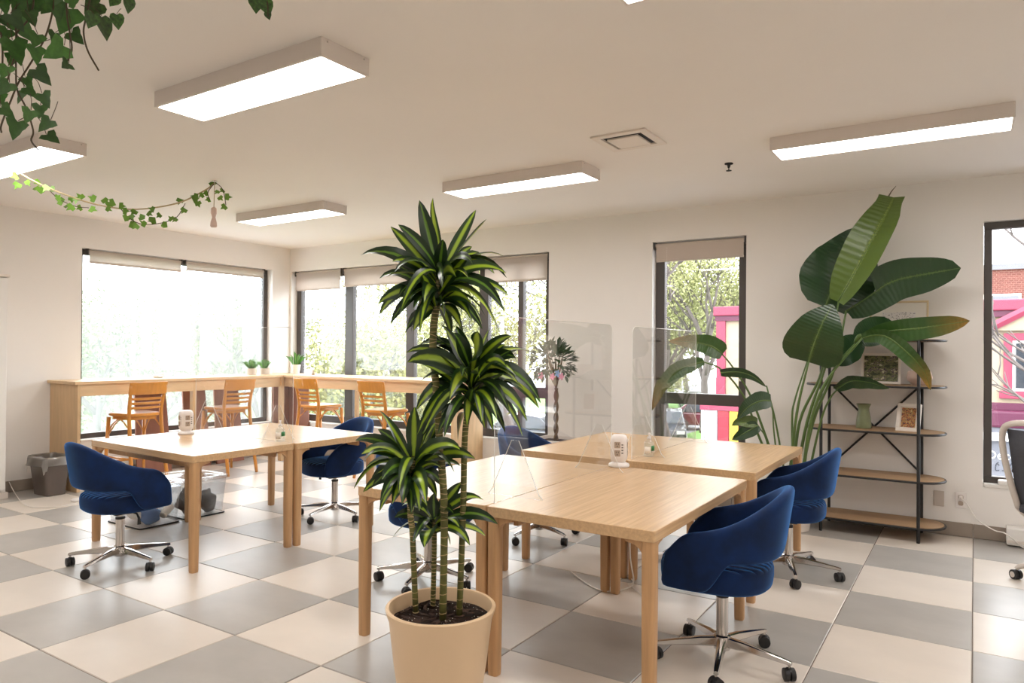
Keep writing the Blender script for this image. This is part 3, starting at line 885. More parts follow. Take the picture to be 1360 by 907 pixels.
# ------------------------------------------------------------------ bar stools
def make_stool():
    """faces local +y; seat .745 high"""
    e = thing('bar_stool', None, 'bar stool', (0, 0, 0))
    zs = .745
    def plan(k, z): return [(x * (1 + .10 * (y / .2)) * k, y * k, z) for x, y in rrect(.37, .39, .07, 4)]
    MB().loft([plan(.94, zs - .034), plan(1.0, zs - .026), plan(1.0, zs - .008), plan(.96, zs)]).build('seat', M['stool'], e, world=False, smooth=40)
    MB().loft([plan(.86, zs - .065), plan(.86, zs - .034)]).build('seat_apron', M['stool'], e, world=False, smooth=40)
    for s in (-1, 1):
        P = spline([(s * .185, -.285, .001), (s * .172, -.215, .40), (s * .165, -.175, .72), (s * .168, -.19, .86), (s * .180, -.235, 1.03)], 4)
        rr = [.016] + [.019] * (len(P) - 6) + [.018, .017, .016, .015, .013]
        MB().tube(P, rr, 8).build('rear_leg', M['stool'], e, world=False, smooth=180)
        MB().tube([(s * .205, .205, .001), (s * .185, .165, .70)], [.015, .020], 8).build('front_leg', M['stool'], e, world=False, smooth=180)
        MB().tube(spline([(s * .192, .178, .50), (s * .186, .10, .62), (s * .17, -.02, .685), (s * .166, -.17, .60)], 5), .0075, 6).build('side_brace', M['stool'], e, world=False, smooth=180)
        MB().tube([(s * .196, .188, .30), (s * .178, -.24, .30)], .010, 8).build('side_rail', M['stool'], e, world=False, smooth=180)
    MB().tube([(-.198, .192, .24), (.198, .192, .24)], .012, 8).build('foot_rail', M['stool'], e, world=False, smooth=180)
    MB().tube([(-.178, -.235, .34), (.178, -.235, .34)], .010, 8).build('rear_rail', M['stool'], e, world=False, smooth=180)
    MB().tube(spline([(-.186, .168, .52), (-.10, .168, .64), (0, .168, .675), (.10, .168, .64), (.186, .168, .52)], 4), .0075, 6).build('front_brace', M['stool'], e, world=False, smooth=180)
    def slat(z0, z1, w_, t=.012, y=0.0):
        rings = []
        for k in range(9):
            x = -w_ + 2 * w_ * k / 8
            yy = y - .028 * (1 - (x / w_) ** 2)
            lean = -.26 * 0
            rings.append([(x, yy - t / 2 + .0, z0), (x, yy + t / 2, z0), (x, yy + t / 2 - .022 * (z1 - z0) / .1, z1), (x, yy - t / 2 - .022 * (z1 - z0) / .1, z1)])
        return MB().loft(rings)
    slat(.935, 1.06, .195, .016, -.212).build('top_rail', M['stool'], e, world=False, smooth=40, bevel=.004)
    for z in (.79, .835, .88): slat(z, z + .024, .165, .010, -.182 - .09 * max(0, z - .8)).build('back_slat', M['stool'], e, world=False, smooth=40)
    return e
st0 = make_stool()
SG = 'amber wooden bar stools'
for i, (x, y, a, lab) in enumerate(((-7.20, 4.05, 90, 'amber wooden bar stool closest to the counter end panel and trash bin'),
                                    (-7.12, 5.06, 90, 'amber wooden bar stool seen through the clear screen, left wall side'),
                                    (-6.53, 5.90, 0, 'amber wooden bar stool at the back wall counter, next to the corner post'),
                                    (-5.47, 5.88, 0, 'amber wooden bar stool at the back wall counter, next to the dracaena'))):
    o = st0 if i == 0 else dup(st0)
    o.location = (x, y, 0); o.rotation_euler = (0, 0, R(a)); tag(o, lab, None, SG)

# ------------------------------------------------------------------ black shelf unit with oval boards
e = thing('shelf_unit', 'tall black metal shelf with five oval-ended wooden boards', 'shelf', (-.68, 6.28, 0))
sx0, sx1, sy0, sy1 = -1.155, -.178, 6.085, 6.49
def stadium(x0, x1, y0, y1, n=10):
    r = (y1 - y0) / 2; cy = (y0 + y1) / 2
    return [(x1 - r * .9 + r * .9 * math.cos(R(-90 + 180 * k / n)), cy + r * math.sin(R(-90 + 180 * k / n))) for k in range(n + 1)] + \
           [(x0 + r * .9 + r * .9 * math.cos(R(90 + 180 * k / n)), cy + r * math.sin(R(90 + 180 * k / n))) for k in range(n + 1)]
tiers = [1.513, 1.163, .812, .458, .115]
for z in tiers:
    b = MB().prism(stadium(sx0 + .008, sx1 - .008, sy0 + .008, sy1 - .008), z - .016, z).build('shelf_board', M['shelfwood'], e, smooth=40)
    MB().tube([V((x, y, z - .010)) for x, y in stadium(sx0, sx1, sy0, sy1)], .009, 6, loop=True).build('rim', M['blacksteel'], b, smooth=60)
for x in (-1.02, -.347):
    for y, zt_ in ((6.09, 1.54), (6.475, 1.54)):
        MB().lathe([(.012, .001), (.012, zt_), (.009, zt_ + .004)], 10, (x, y, 0)).build('post', M['blacksteel'], e, smooth=40)
MB().tube([(-1.02, 6.482, tiers[1]), (-.347, 6.482, tiers[3])], .008, 8).build('cross_brace', M['blacksteel'], e, smooth=60)
MB().tube([(-.347, 6.494, tiers[1]), (-1.02, 6.494, tiers[3])], .008, 8).build('cross_brace', M['blacksteel'], e, smooth=60)
# things on the shelf
def picture(name, label, c, w_, h_, border, mat_w, frame, printm, lean=8, rz=0, depth=.02):
    e = thing(name, label, 'picture frame', c, rz)
    mt = Matrix.Rotation(R(-lean), 3, 'X')
    def bx(nm, x0, x1, y0, y1, z0, z1, m, par=e, bev=.002):
        mb = MB().bb(x0, x1, y0, y1, z0, z1)
        mb.v = [tuple(mt @ V(p)) for p in mb.v]
        return mb.build(nm, m, par, world=False, bevel=bev)
    g = .0004
    bx('frame_rail', -w_ / 2, w_ / 2, 0, depth, 0, border, frame); bx('frame_rail', -w_ / 2, w_ / 2, 0, depth, h_ - border, h_, frame)
    bx('frame_stile', -w_ / 2, -w_ / 2 + border, 0, depth, border + g, h_ - border - g, frame); bx('frame_stile', w_ / 2 - border, w_ / 2, 0, depth, border + g, h_ - border - g, frame)
    mtb = bx('mount', -w_ / 2 + border + g, w_ / 2 - border - g, depth * .4, depth * .7, border + g, h_ - border - g, M['paper'], bev=0)
    k = border + mat_w
    bx('print', -w_ / 2 + k, w_ / 2 - k, depth * .4 - .002, depth * .4 - .0004, k, h_ - k, printm, mtb, 0)
    return e
def shelf_at(px0, px1, pyb, z, y):
    a, b = onY(px0, pyb, y), onY(px1, pyb, y)
    return (a.x + b.x) / 2, b.x - a.x
x, w_ = shelf_at(1154.5, 1233, 447, 0, 6.44)
picture('framed_print', 'large pale wood frame with rows of small dark specimens, on top of the shelf', (x, 6.42, tiers[0] + .001), w_, .315, .014, .075, M['picframe'], M['print1'], 10)
x, w_ = shelf_at(1144, 1196.5, 512, 0, 6.40)
picture('framed_collage', 'white framed greenish landscape print on the second shelf board', (x, 6.37, tiers[1] + .001), w_, .245, .016, .004, M['whiteframe'], M['print2'], 10)
x, w_ = shelf_at(1190, 1219, 570, 0, 6.22)
picture('small_framed_print', 'small white upright frame with orange print, turned on the middle shelf board', (x, 6.22, tiers[2] + .001), .165, .215, .026, .006, M['whiteframe'], M['print3'], 14, R(-14), .03)
c = onY(1147, 566, 6.27)
e = thing('ceramic_vase', 'green glazed pitcher vase on the middle shelf board', 'vase', (c.x, 6.27, tiers[2] + .0005))
MB().lathe([(.030, 0), (.056, .003), (.057, .03), (.050, .09), (.040, .14), (.040, .160), (.050, .185), (.055, .192), (.051, .192), (.036, .165), (.035, .14), (.045, .06), (.02, .02)], 20).build('body', M['green_ceramic'], e, world=False, smooth=60)
c = onY(1221, 511, 6.30)
e = thing('blush_bowl', 'squat blush ceramic bowl on the second shelf board', 'bowl', (c.x, 6.30, tiers[1] + .0005))
MB().lathe([(.03, 0), (.055, .002), (.06, .018), (.082, .034), (.088, .06), (.08, .098), (.074, .108), (.068, .104), (.074, .06), (.05, .03), (.02, .026)], 24).build('bowl_body', M['blush'], e, world=False, smooth=60)
MB().lathe([(.061, .012), (.064, .016), (.061, .020)], 24).build('foot_ring', M['blush'], e, world=False, smooth=60)

# ------------------------------------------------------------------ tall white cabinet at the left edge
e = thing('tall_cabinet', 'tall white cabinet cut by the left picture edge', 'cabinet', (-7.67, 2.66, 0))
MB().bb(XL + .012, -7.535, 2.30, 3.02, .06, 2.05).build('body', M['white'], e, bevel=.004)
MB().bb(-7.534, -7.516, 2.31, 2.655, .08, 2.04).build('door', M['white'], e, bevel=.004)
MB().bb(-7.534, -7.516, 2.665, 3.012, .08, 2.04).build('door', M['white'], e, bevel=.004)
MB().bb(XL + .012, -7.50, 2.29, 3.03, .001, .06).build('plinth', M['greyframe'], e, bevel=.003)
MB().bb(XL + .012, -7.51, 2.29, 3.03, 2.05, 2.075).build('top_cap', M['steelvent'], e, bevel=.003)

# ------------------------------------------------------------------ bin with a plastic liner
bx0, by0 = -7.42, 3.345
e = thing('trash_bin', 'smoky plastic trash bin lined with a clear bag beside the counter end panel', 'trash bin', (bx0, by0, 0), R(0))
def rr3(w_, d, r, z, n=4): return [(x, y, z) for x, y in rrect(w_, d, r, n)]
MB().loft([rr3(.27, .17, .03, .002), rr3(.34, .235, .035, .345), rr3(.355, .25, .035, .352), rr3(.355, .25, .035, .362), rr3(.33, .225, .03, .362), rr3(.26, .16, .025, .015)]).build('bucket', M['binplastic'], e, world=False, smooth=40)
rnd = random.Random(4)
rings = []
for k, (w_, d, z, jit) in enumerate(((.385, .28, .255, .03), (.376, .27, .29, .016), (.37, .262, .33, .01), (.362, .256, .366, .004), (.345, .24, .372, .004), (.318, .213, .36, .006), (.30, .2, .27, .012), (.28, .18, .16, .02))):
    ring = []
    for j, (x, y) in enumerate(rrect(w_, d, .04, 6)):
        s = math.sin(j * 2.1 + k) * .5 + math.sin(j * .9 + 2)
        ring.append((x * (1 + s * .016), y * (1 + s * .02), z + (jit * s * 1.3 if k < 3 else rnd.uniform(-1, 1) * jit)))
    rings.append(ring)
MB().loft(rings, cap=False).build('liner_bag', M['bag'], e, world=False, smooth=180)
MB().lathe([(.02, .0), (.05, .02), (.06, .08), (.05, .16), (.02, .18)], 9, (0, 0, .02)).build('crumpled_waste', M['paper'], e, world=False)
# ------------------------------------------------------------------ clear storage boxes
def storage(label, x0, x1, y0, y1, h):
    cx, cy = (x0 + x1) / 2, (y0 + y1) / 2
    e = thing('storage_box', label, 'storage box', (cx, cy, 0), 0, 'clear storage boxes')
    w_, d = x1 - x0, y1 - y0
    o1 = [rr3(w_ - .05, d - .05, .02, .002), rr3(w_, d, .025, h - .03), rr3(w_ - .006, d - .006, .022, h - .03), rr3(w_ - .056, d - .056, .018, .008)]
    MB().loft(o1).build('tub', M['clear'], e, world=False, smooth=40)
    MB().loft([rr3(w_ - .03, d - .03, .02, .0015), rr3(w_ - .028, d - .028, .02, .012)]).build('base_band', M['greyframe'], e, world=False)
    MB().tube([V(p) for p in rr3(w_ - .026, d - .026, .02, .008)], .006, 6, loop=True).build('base_rim', M['black'], e, world=False)
    lid = MB().loft([rr3(w_ + .02, d + .02, .03, h - .034), rr3(w_ + .024, d + .024, .03, h - .008), rr3(w_ - .02, d - .02, .025, h), rr3(w_ - .06, d - .06, .02, h - .008)]).build('lid', M['clear'], e, world=False, smooth=40)
    for s in (-1, 1):
        MB().bb(-.06, .06, s * (d / 2 + .012) - .006, s * (d / 2 + .012) + .006, h - .05, h - .014).build('latch', M['wplastic'], lid, world=False, bevel=.003)
    return e
storage('clear storage box holding blue cloth and a white roll, under the table edge', -5.87, -5.375, 3.06, 3.415, .33)
storage('clear storage box holding dark bags, next to the box with blue cloth', -5.88, -5.375, 3.445, 3.83, .335)
def blob(name, label, cat, c, r, m, seed, amp=.25, sz=(1, 1, 1), n=14):
    rg = random.Random(seed); ph = [rg.uniform(0, 6) for _ in range(6)]
    e = thing(name, label, cat, (c[0], c[1], c[2]))
    rings = []
    for i in range(n + 1):
        t = math.pi * i / n
        ring = []
        for j in range(16):
            p = 2 * math.pi * j / 16
            k = 1 + amp * (math.sin(3 * p + ph[0] + 2 * t) * .5 + math.sin(5 * t + ph[1] + p) * .4 + math.sin(7 * p + 4 * t + ph[2]) * .25)
            rr = max(.02, math.sin(t)) * r * k
            ring.append((rr * math.cos(p) * sz[0], rr * math.sin(p) * sz[1], r * sz[2] * (1 - math.cos(t)) * (.85 + .1 * k)))
        rings.append(ring)
    MB().loft(rings).build('body', m, e, world=False, smooth=180)
    return e
blob('folded_cloth', 'bright blue crumpled cloth inside the clear box', 'cloth', (-5.455, 3.19, .014), .066, M['bluecloth'], 3, .5, (.55, 1.15, 1.1))
blob('crumpled_paper', 'pale crumpled packing bag filling the back of the clear box', 'packing', (-5.63, 3.23, .014), .13, M['paper'], 6, .22, (1.0, .9, .95))
e = thing('paper_roll', 'white cup-like roll lying in the clear box beside blue cloth', 'roll', (-5.42, 3.315, .05))
a_, b_ = V((-5.415, 3.27, .075)), V((-5.46, 3.36, .13))
MB().tube([a_, a_.lerp(b_, .02), b_], [.028, .030, .036], 16).build('roll_body', M['paper'], e, smooth=40)
MB().tube([a_ + (a_ - b_).normalized() * .001, a_ + (a_ - b_).normalized() * .003], [.02, .02], 14).build('roll_core', M['greyframe'], e)
blob('dark_bag', 'dark brown knobbly bag in the storage box next to the table legs', 'bag', (-5.485, 3.545, .014), .088, M['darkbag'], 9, .6, (.8, .95, 1.35))
blob('dark_pouch', 'dark pouch with pale glints in the storage box, nearest its corner', 'bag', (-5.465, 3.70, .014), .075, M['darkbag'], 12, .6, (.7, .8, 1.35))
blob('teal_scrap', 'small teal scrap standing in the storage box corner', 'cloth', (-5.50, 3.765, .014), .03, M['bluepanel'], 15, .3, (.7, .7, 2.6))

# ------------------------------------------------------------------ power towers and sanitizer bottles
def make_tower():
    e = thing('power_tower', None, 'power strip', (0, 0, 0))
    MB().lathe([(.03, 0), (.060, .002), (.062, .010), (.058, .018), (.040, .026), (.03, .03)], 28).build('foot', M['wplastic'], e, world=False, smooth=50)
    rings = []
    for z, k in ((.026, .62), (.034, .80), (.05, .97), (.062, 1), (.15, 1), (.165, .97), (.178, .86), (.185, .68), (.187, .4)):
        rings.append([(x * k, y * k, z) for x, y in rrect(.098, .098, .036, 6)])
    bd = MB().loft(rings).build('body', M['wplastic'], e, world=False, smooth=50)
    for a in range(4):
        mt = Matrix.Rotation(R(90 * a), 3, 'Z')
        for z in (.083, .131):
            m = MB().prism(rrect(.034, .036, .003, 2), 0, .0012, Matrix.Rotation(R(90), 3, 'X'), (-.008, -.049, z)); m.v = [tuple(mt @ V(p)) for p in m.v]
            s = m.build('socket', M['outlet'], bd, world=False)
            m = MB()
            for dx, dz, ww, hh in ((-.014, .006, .003, .008), (-.002, .006, .003, .008), (-.008, -.008, .006, .005)): m.bb(dx - ww / 2, dx + ww / 2, -.0508, -.0501, z + dz - hh / 2, z + dz + hh / 2)
            m.v = [tuple(mt @ V(p)) for p in m.v]; m.build('slot', M['dark'], bd, world=False)
        m = MB()
        for q in range(4): m.bb(.016, .026, -.0497, -.0489, .082 + q * .016, .087 + q * .016)
        m.v = [tuple(mt @ V(p)) for p in m.v]; m.build('usb_port', M['dark'], bd, world=False)
    return e
pt = make_tower()
c = onZ(822, 619.5, ZTAB); pt.location = (c.x, c.y, ZTAB + .0006); pt.rotation_euler = (0, 0, R(22))
tag(pt, 'white power tower with tan sockets in front of the sanitizer bottle', None, 'power towers')
c = onZ(247, 576.5, ZTAB); dup(pt, loc=(c.x, c.y, ZTAB + .0006), rz=R(80), label='white power tower on the tables near the bar stools')
def make_bottle():
    e = thing('sanitizer_bottle', None, 'bottle', (0, 0, 0))
    b = MB().lathe([(.02, 0), (.030, .002), (.032, .008), (.032, .075), (.028, .092), (.016, .104), (.012, .108), (.012, .115)], 20, sx=1.05, sy=.75).build('bottle_body', M['bottle'], e, world=False, smooth=50)
    MB().lathe([(.013, .113), (.013, .126), (.006, .128), (.005, .145), (.009, .146), (.009, .152)], 14).build('pump', M['wplastic'], e, world=False, smooth=50)
    MB().tube([(0, 0, .149), (0, -.03, .148), (0, -.036, .142)], [.005, .004, .003], 8).build('nozzle', M['wplastic'], e, world=False, smooth=50)
    rings = [[(.0345 * math.cos(R(t)), .0255 * math.sin(R(t)), z) for t in range(-75, 16, 10)] for z in (.04, .072)]
    o = MB().loft(rings, cap=False, closed=False).build('green_label', M['green_label'], e, world=False, smooth=180); o.modifiers.new('thick', 'SOLIDIFY').thickness = .0008
    rings = [[(.0345 * math.cos(R(t)), .0255 * math.sin(R(t)), z) for t in range(-150, -84, 8)] for z in (.022, .066)]
    o = MB().loft(rings, cap=False, closed=False).build('paper_label', M['paper'], e, world=False, smooth=180); o.modifiers.new('thick', 'SOLIDIFY').thickness = .0008
    return e
sb = make_bottle()
c = onZ(862, 606.5, ZTAB); sb.location = (c.x, c.y, ZTAB + .0006); sb.rotation_euler = (0, 0, R(35))
tag(sb, 'clear pump bottle of hand sanitizer with green label behind the power tower', None, 'sanitizer bottles')
c = onZ(375, 586, ZTAB); dup(sb, loc=(c.x, c.y - .02, ZTAB + .0006), rz=R(50), label='clear pump bottle with green label on the tables near the stools')

# ------------------------------------------------------------------ cords on the floor
cord('floor_cable', 'white cable lying on the floor from the cabinet towards the chair', [onX(12, 640, XL + .02), onZ(20, 655, .03), onZ(34, 671, .006), onZ(60, 674, .006), onZ(95, 670, .006), onZ(128, 662, .006)])
e = thing('adapter_puck', 'small flat white adapter on the floor near the trash bin', 'adapter', tuple(onZ(104, 665, 0)))
MB().lathe([(.05, .001), (.06, .004), (.06, .014), (.05, .02)], 20).build('puck', M['wplastic'], e, world=False, smooth=40)
MB().tube([(-.06, 0, .009), (-.09, .01, .006), (-.12, .0, .005)], .004, 6).build('lead', M['cord'], e, world=False)
zc_ = .006
cord('desk_cable', 'white cable hanging from the desk and trailing over the floor under the tables', [V((-1.70, 3.90, .68)), V((-1.69, 3.905, .45)), V((-1.70, 3.92, .22)), V((-1.68, 3.93, .06)), onZ(835, 776, zc_), onZ(850, 788, zc_), onZ(858, 797, zc_)])
cord('loose_cable', 'loose white cable end curled on grey floor tiles under the tables', [onZ(758, 759, zc_), onZ(775, 772, zc_), onZ(795, 783, zc_), onZ(818, 785, zc_), onZ(840, 777, zc_), onZ(838, 768, zc_), onZ(826, 764, zc_)])
c = onZ(856, 742, 0)
e = thing('floor_power_strip', 'white power strip with a plug on the floor under the far tables', 'power strip', (c.x, c.y, 0), R(35))
MB().bb(-.14, .14, -.03, .03, .001, .04).build('strip_body', M['wplastic'], e, world=False, bevel=.008)
MB().bb(-.09, -.06, -.015, .015, .04, .075).build('plug', M['wplastic'], e, world=False, bevel=.006)
MB().tube(spline([(-.075, 0, .075), (-.07, .0, .11), (-.03, .01, .12), (.0, .03, .08), (.02, .05, .006)], 5), .0035, 6).build('plug_lead', M['cord'], e, world=False, smooth=180)

# ================================================================== PLANTS
def strap(base, tip, w, arch=.0, seed=0, m='drac', parent=None, name='leaf', n=8, fold=.25, tocam=.7, twist=.0, basew=.26):
    """one long leaf from base to tip, bowed upwards, broad face turned partly to the room"""
    rg = random.Random(seed)
    base, tip = V(base), V(tip)
    d = tip - base; L = d.length
    jit = V((rg.uniform(-1, 1), rg.uniform(-1, 1), rg.uniform(-.4, .4))) * .07 * L
    p1 = base + d * .30 + V((0, 0, arch * 1.05 * L)) + jit; p2 = base + d * .74 + V((0, 0, arch * 1.0 * L)) - jit * .6
    P = [base * (1 - t) ** 3 + p1 * 3 * t * (1 - t) ** 2 + p2 * 3 * t * t * (1 - t) + tip * t ** 3 for t in (k / n for k in range(n + 1))]
    tw = rg.uniform(-1, 1) * twist
    nrm = (V((0, 0, 1)) * .6 + (CAM - base).normalized() * tocam + V((rg.uniform(-1, 1), rg.uniform(-1, 1), rg.uniform(-1, 1))) * .5)
    out = V((d.x, d.y, 0))
    mb = MB()
    us = (0, .25, .5, .75, 1)
    side0 = None
    for i, p in enumerate(P):
        t = i / n
        tan = (P[min(n, i + 1)] - P[max(0, i - 1)]).normalized()
        side = tan.cross(nrm)
        if side.length < .15: side = tan.cross(V((.3, .8, .4)))
        side.normalize()
        if side0 is not None:
            side = (side0 * .6 + side * .4); side = (side - tan * side.dot(tan)).normalized()
        side0 = side.copy()
        if tw: side = Matrix.Rotation(tw * t, 3, tan) @ side
        up = side.cross(tan)
        ww = w / 2 * (basew + (1 - basew) * smoothstep(0, .55, t)) * max(.0, 1 - t ** 2.8) ** .85 + .0008
        for u in us:
            k = (u - .5) * 2
            mb.v.append(tuple(p + side * ww * k + up * (abs(k) * fold * ww)))
            mb.uv.append((u, t))
    q = len(us)
    for i in range(n):
        for j in range(q - 1):
            a = i * q + j
            mb.f.append((a, a + 1, a + q + 1, a + q))
    o = mb.build(name, M[m], parent, smooth=180)
    return o

# ------------------------------------------------------------------ big dracaena in the foreground
DD = 2.75
pc = dep(585.5, 803, DD)                                  # middle of the rim
e = thing('potted_dracaena', 'tall variegated dracaena with four canes in a round beige planter', 'potted plant', (pc.x, pc.y, 0))
hz = pc.z
rr_ = .2115
MB().lathe([(.135, .001), (.146, .004), (.160, .10), (.178, .22), (.197, hz - .05), (rr_ - .002, hz - .015), (rr_, hz - .004), (rr_ - .004, hz), (rr_ - .014, hz - .001), (rr_ - .017, hz - .01), (rr_ - .022, hz - .07), (.15, hz - .09), (.05, hz - .09)], 56).build('planter', M['pot'], e, world=False, smooth=50)
rg = random.Random(2)
rings = [[(r_ * math.cos(2 * math.pi * j / 40), r_ * math.sin(2 * math.pi * j / 40), hz - .052 + rg.uniform(-.006, .008)) for j in range(40)] for r_ in (.188, .17, .145, .115, .085, .05, .02)]
soil = MB().loft(rings).build('soil', M['soil'], e, world=False, smooth=180)
mb = MB()
for k in range(70):
    a, q = rg.uniform(0, 6.28), .18 * math.sqrt(rg.random())
    s = rg.uniform(.0008, .0024)
    mb.lathe([(.0004, -s), (s, 0), (.0004, s)], 5, (q * math.cos(a), q * math.sin(a), hz - .045))
tag(mb.build('perlite', M['perlite'], soil, world=False), kind='stuff')
canes = {'A': [(552, 812, 0), (548, 712, -.01), (545, 680, -.01), (546, 640, 0), (550, 606, 0)],
         'B': [(588, 826, -.02), (590, 680, -.02), (585, 598, -.01), (579, 513, 0), (575, 450, .01), (581, 395, .01), (584, 360, .01)],
         'C': [(610, 818, .03), (615, 680, .03), (617.5, 579, .02), (624, 530, .02), (628, 480, .02)],
         'D': [(575, 803, .06), (576.5, 745, .05), (577, 690, .05)]}
crad = {'A': .0115, 'B': .0145, 'C': .0125, 'D': .0105}
M['cane'] = mat('green_cane', (88, 88, 40), .6, var=.45, scale=16, stretch=(1, 1, 2.2))
M['cane_ring'] = mat('cane_ring', (176, 152, 108), .8)
cpath = {}
for k, pts in canes.items():
    P = spline([dep(a, b, DD + c) for a, b, c in pts], 6)
    cpath[k] = P
    cn = MB().tube(P, crad[k], 10).build('cane', M['cane'], e, smooth=180)
    mb = MB(); acc = 0
    for a, b in zip(P, P[1:]):
        acc += (b - a).length
        if acc > .022:
            acc = 0; d = (b - a).normalized()
            tl = V((rg.uniform(-.25, .25), rg.uniform(-.25, .25), 1)).normalized()
            mb.tube([a - tl * .0012, a + tl * .0012], crad[k] * 1.07, 10)
    # extra ring scars between the path samples
    for a, b in zip(P, P[1:]):
        for t in (.5,):
            q = a.lerp(b, t); tl = V((rg.uniform(-.3, .3), rg.uniform(-.3, .3), 1)).normalized()
            mb.tube([q - tl * .0016, q + tl * .0016], crad[k] * 1.06, 10)
    tag(mb.build('ring_scars', M['cane_ring'], cn), kind='stuff')
# leaf tips in picture pixels: (base y on cane, tip x, tip y, depth offset of tip, width in m)
LV = {'B': [(372, 557, 266, .02, .058), (380, 575, 263, .10, .03), (375, 632, 279, .06, .045), (378, 646, 291, -.05, .055), (372, 610, 306, .12, .045),
            (376, 670, 341, .04, .05), (380, 672, 363, -.06, .055), (388, 676, 393, -.02, .05), (390, 670, 413, -.10, .05), (395, 664, 445, -.13, .066),
            (378, 519, 301, .05, .05), (380, 521, 347, -.12, .04), (384, 479, 339, -.03, .055), (388, 513, 368, -.10, .05), (392, 502, 403, -.08, .055),
            (398, 503, 419, .0, .055), (405, 519, 430, .06, .045), (408, 549, 439, -.06, .055), (398, 563, 402, -.18, .06), (394, 545, 399, -.17, .05),
            (372, 588, 318, -.10, .05), (378, 606, 368, -.22, .055), (384, 622, 369, -.20, .055), (400, 627, 404, -.17, .055), (402, 590, 420, -.14, .05),
            (408, 612, 434, -.05, .05), (410, 600, 447, .08, .045), (405, 640, 430, .10, .045), (398, 530, 418, -.12, .045), (385, 540, 330, .16, .05), (385, 640, 340, .18, .05)],
      'C': [(498, 586, 431, -.02, .062), (495, 606, 433, .08, .05), (500, 634, 440, -.14, .07), (500, 573, 441, .05, .05), (492, 650, 436, .10, .05),
            (494, 685, 475, -.06, .055), (498, 706, 469, .06, .05), (505, 540, 468, .06, .045), (508, 541, 481, -.06, .075), (515, 559, 506, -.10, .06),
            (512, 597, 530, -.20, .055), (520, 552, 545, -.02, .06), (525, 554, 577, -.06, .05), (505, 718, 535, -.08, .06), (512, 716, 542, .0, .055),
            (518, 700, 559, -.08, .055), (525, 694, 579, -.03, .05), (530, 671, 574, .06, .045), (500, 690, 512, -.16, .06), (535, 644, 569, -.10, .05),
            (530, 660, 556, -.16, .05), (515, 682, 492, .12, .05), (538, 620, 566, -.14, .045), (540, 655, 572, .1, .045), (530, 640, 560, -.18, .05), (505, 660, 470, .16, .05), (515, 600, 495, .15, .05)],
      'A': [(618, 551, 540, .0, .06), (618, 504, 545, -.06, .05), (622, 472, 585, -.04, .05), (624, 480, 603, -.12, .055), (628, 486, 621, .06, .045),
            (630, 470, 649, -.10, .055), (626, 507, 637, -.20, .06), (622, 578, 556, .08, .05), (624, 611, 597, -.14, .065), (626, 631, 609, -.05, .055),
            (632, 612, 619, .05, .05), (634, 487, 652, .04, .035), (640, 504, 679, -.06, .045), (640, 521, 669, -.12, .05), (642, 534, 669, -.16, .055),
            (642, 549, 678, -.08, .05), (640, 557, 679, -.16, .05), (638, 566, 669, -.20, .055), (636, 590, 648, .05, .05), (620, 590, 545, .12, .05), (630, 500, 600, .16, .045), (642, 580, 660, .12, .045)],
      'D': [(700, 524, 687, -.05, .05), (706, 521, 715, .02, .042), (708, 563, 727, -.12, .07), (694, 642, 664, -.02, .05), (700, 661, 696, -.06, .05),
            (704, 645, 712, .02, .045), (708, 624, 724, -.06, .045), (690, 613, 640, .04, .05), (692, 576, 655, .0, .05), (696, 560, 662, .06, .045), (710, 598, 724, -.08, .045), (700, 610, 700, -.14, .05), (704, 550, 712, .1, .04)]}
sd = 0
def cane_at(k, y):
    P = cpath[k]
    best = min(P, key=lambda q: abs((PY - F * ((q - CAM).dot(CU)) / (q - CAM).dot(_fw)) - y))
    return best
for k, L in LV.items():
    for (by, tx, ty, dz, w_) in L:
        b0 = cane_at(k, by)
        base_d = (b0 - CAM).dot(_fw)
        tp = dep(tx, ty, base_d + dz)
        up = tp.z - b0.z; ln = (tp - b0).length
        arch = .05 if up > .6 * ln else (.24 if up > -.15 * ln else .40)
        sd += 1
        strap(b0, tp, w_ * 1.2, arch, sd, ('drac', 'drac2', 'drac3', 'drac')[sd % 4], e, tocam=.75, twist=1.1, n=9)

# inner and rear leaves that fill each crown
for k, ys, nn, ln in (('B', (362, 418), 36, .27), ('C', (488, 550), 30, .26), ('A', (614, 650), 18, .22), ('D', (690, 708), 7, .17)):
    rg = random.Random(ord(k))
    for i in range(nn):
        b0 = cane_at(k, rg.uniform(*ys)); a = rg.uniform(0, 6.28)
        el = rg.uniform(-.7, .9)
        tp = b0 + V((math.cos(a) * math.cos(el), math.sin(a) * math.cos(el), math.sin(el))) * ln * rg.uniform(.65, 1.0)
        sd += 1
        strap(b0, tp, rg.uniform(.042, .06), .12 if el > .5 else .34, sd, ('drac', 'drac2', 'drac2')[sd % 3], e, tocam=.5, twist=1.2)

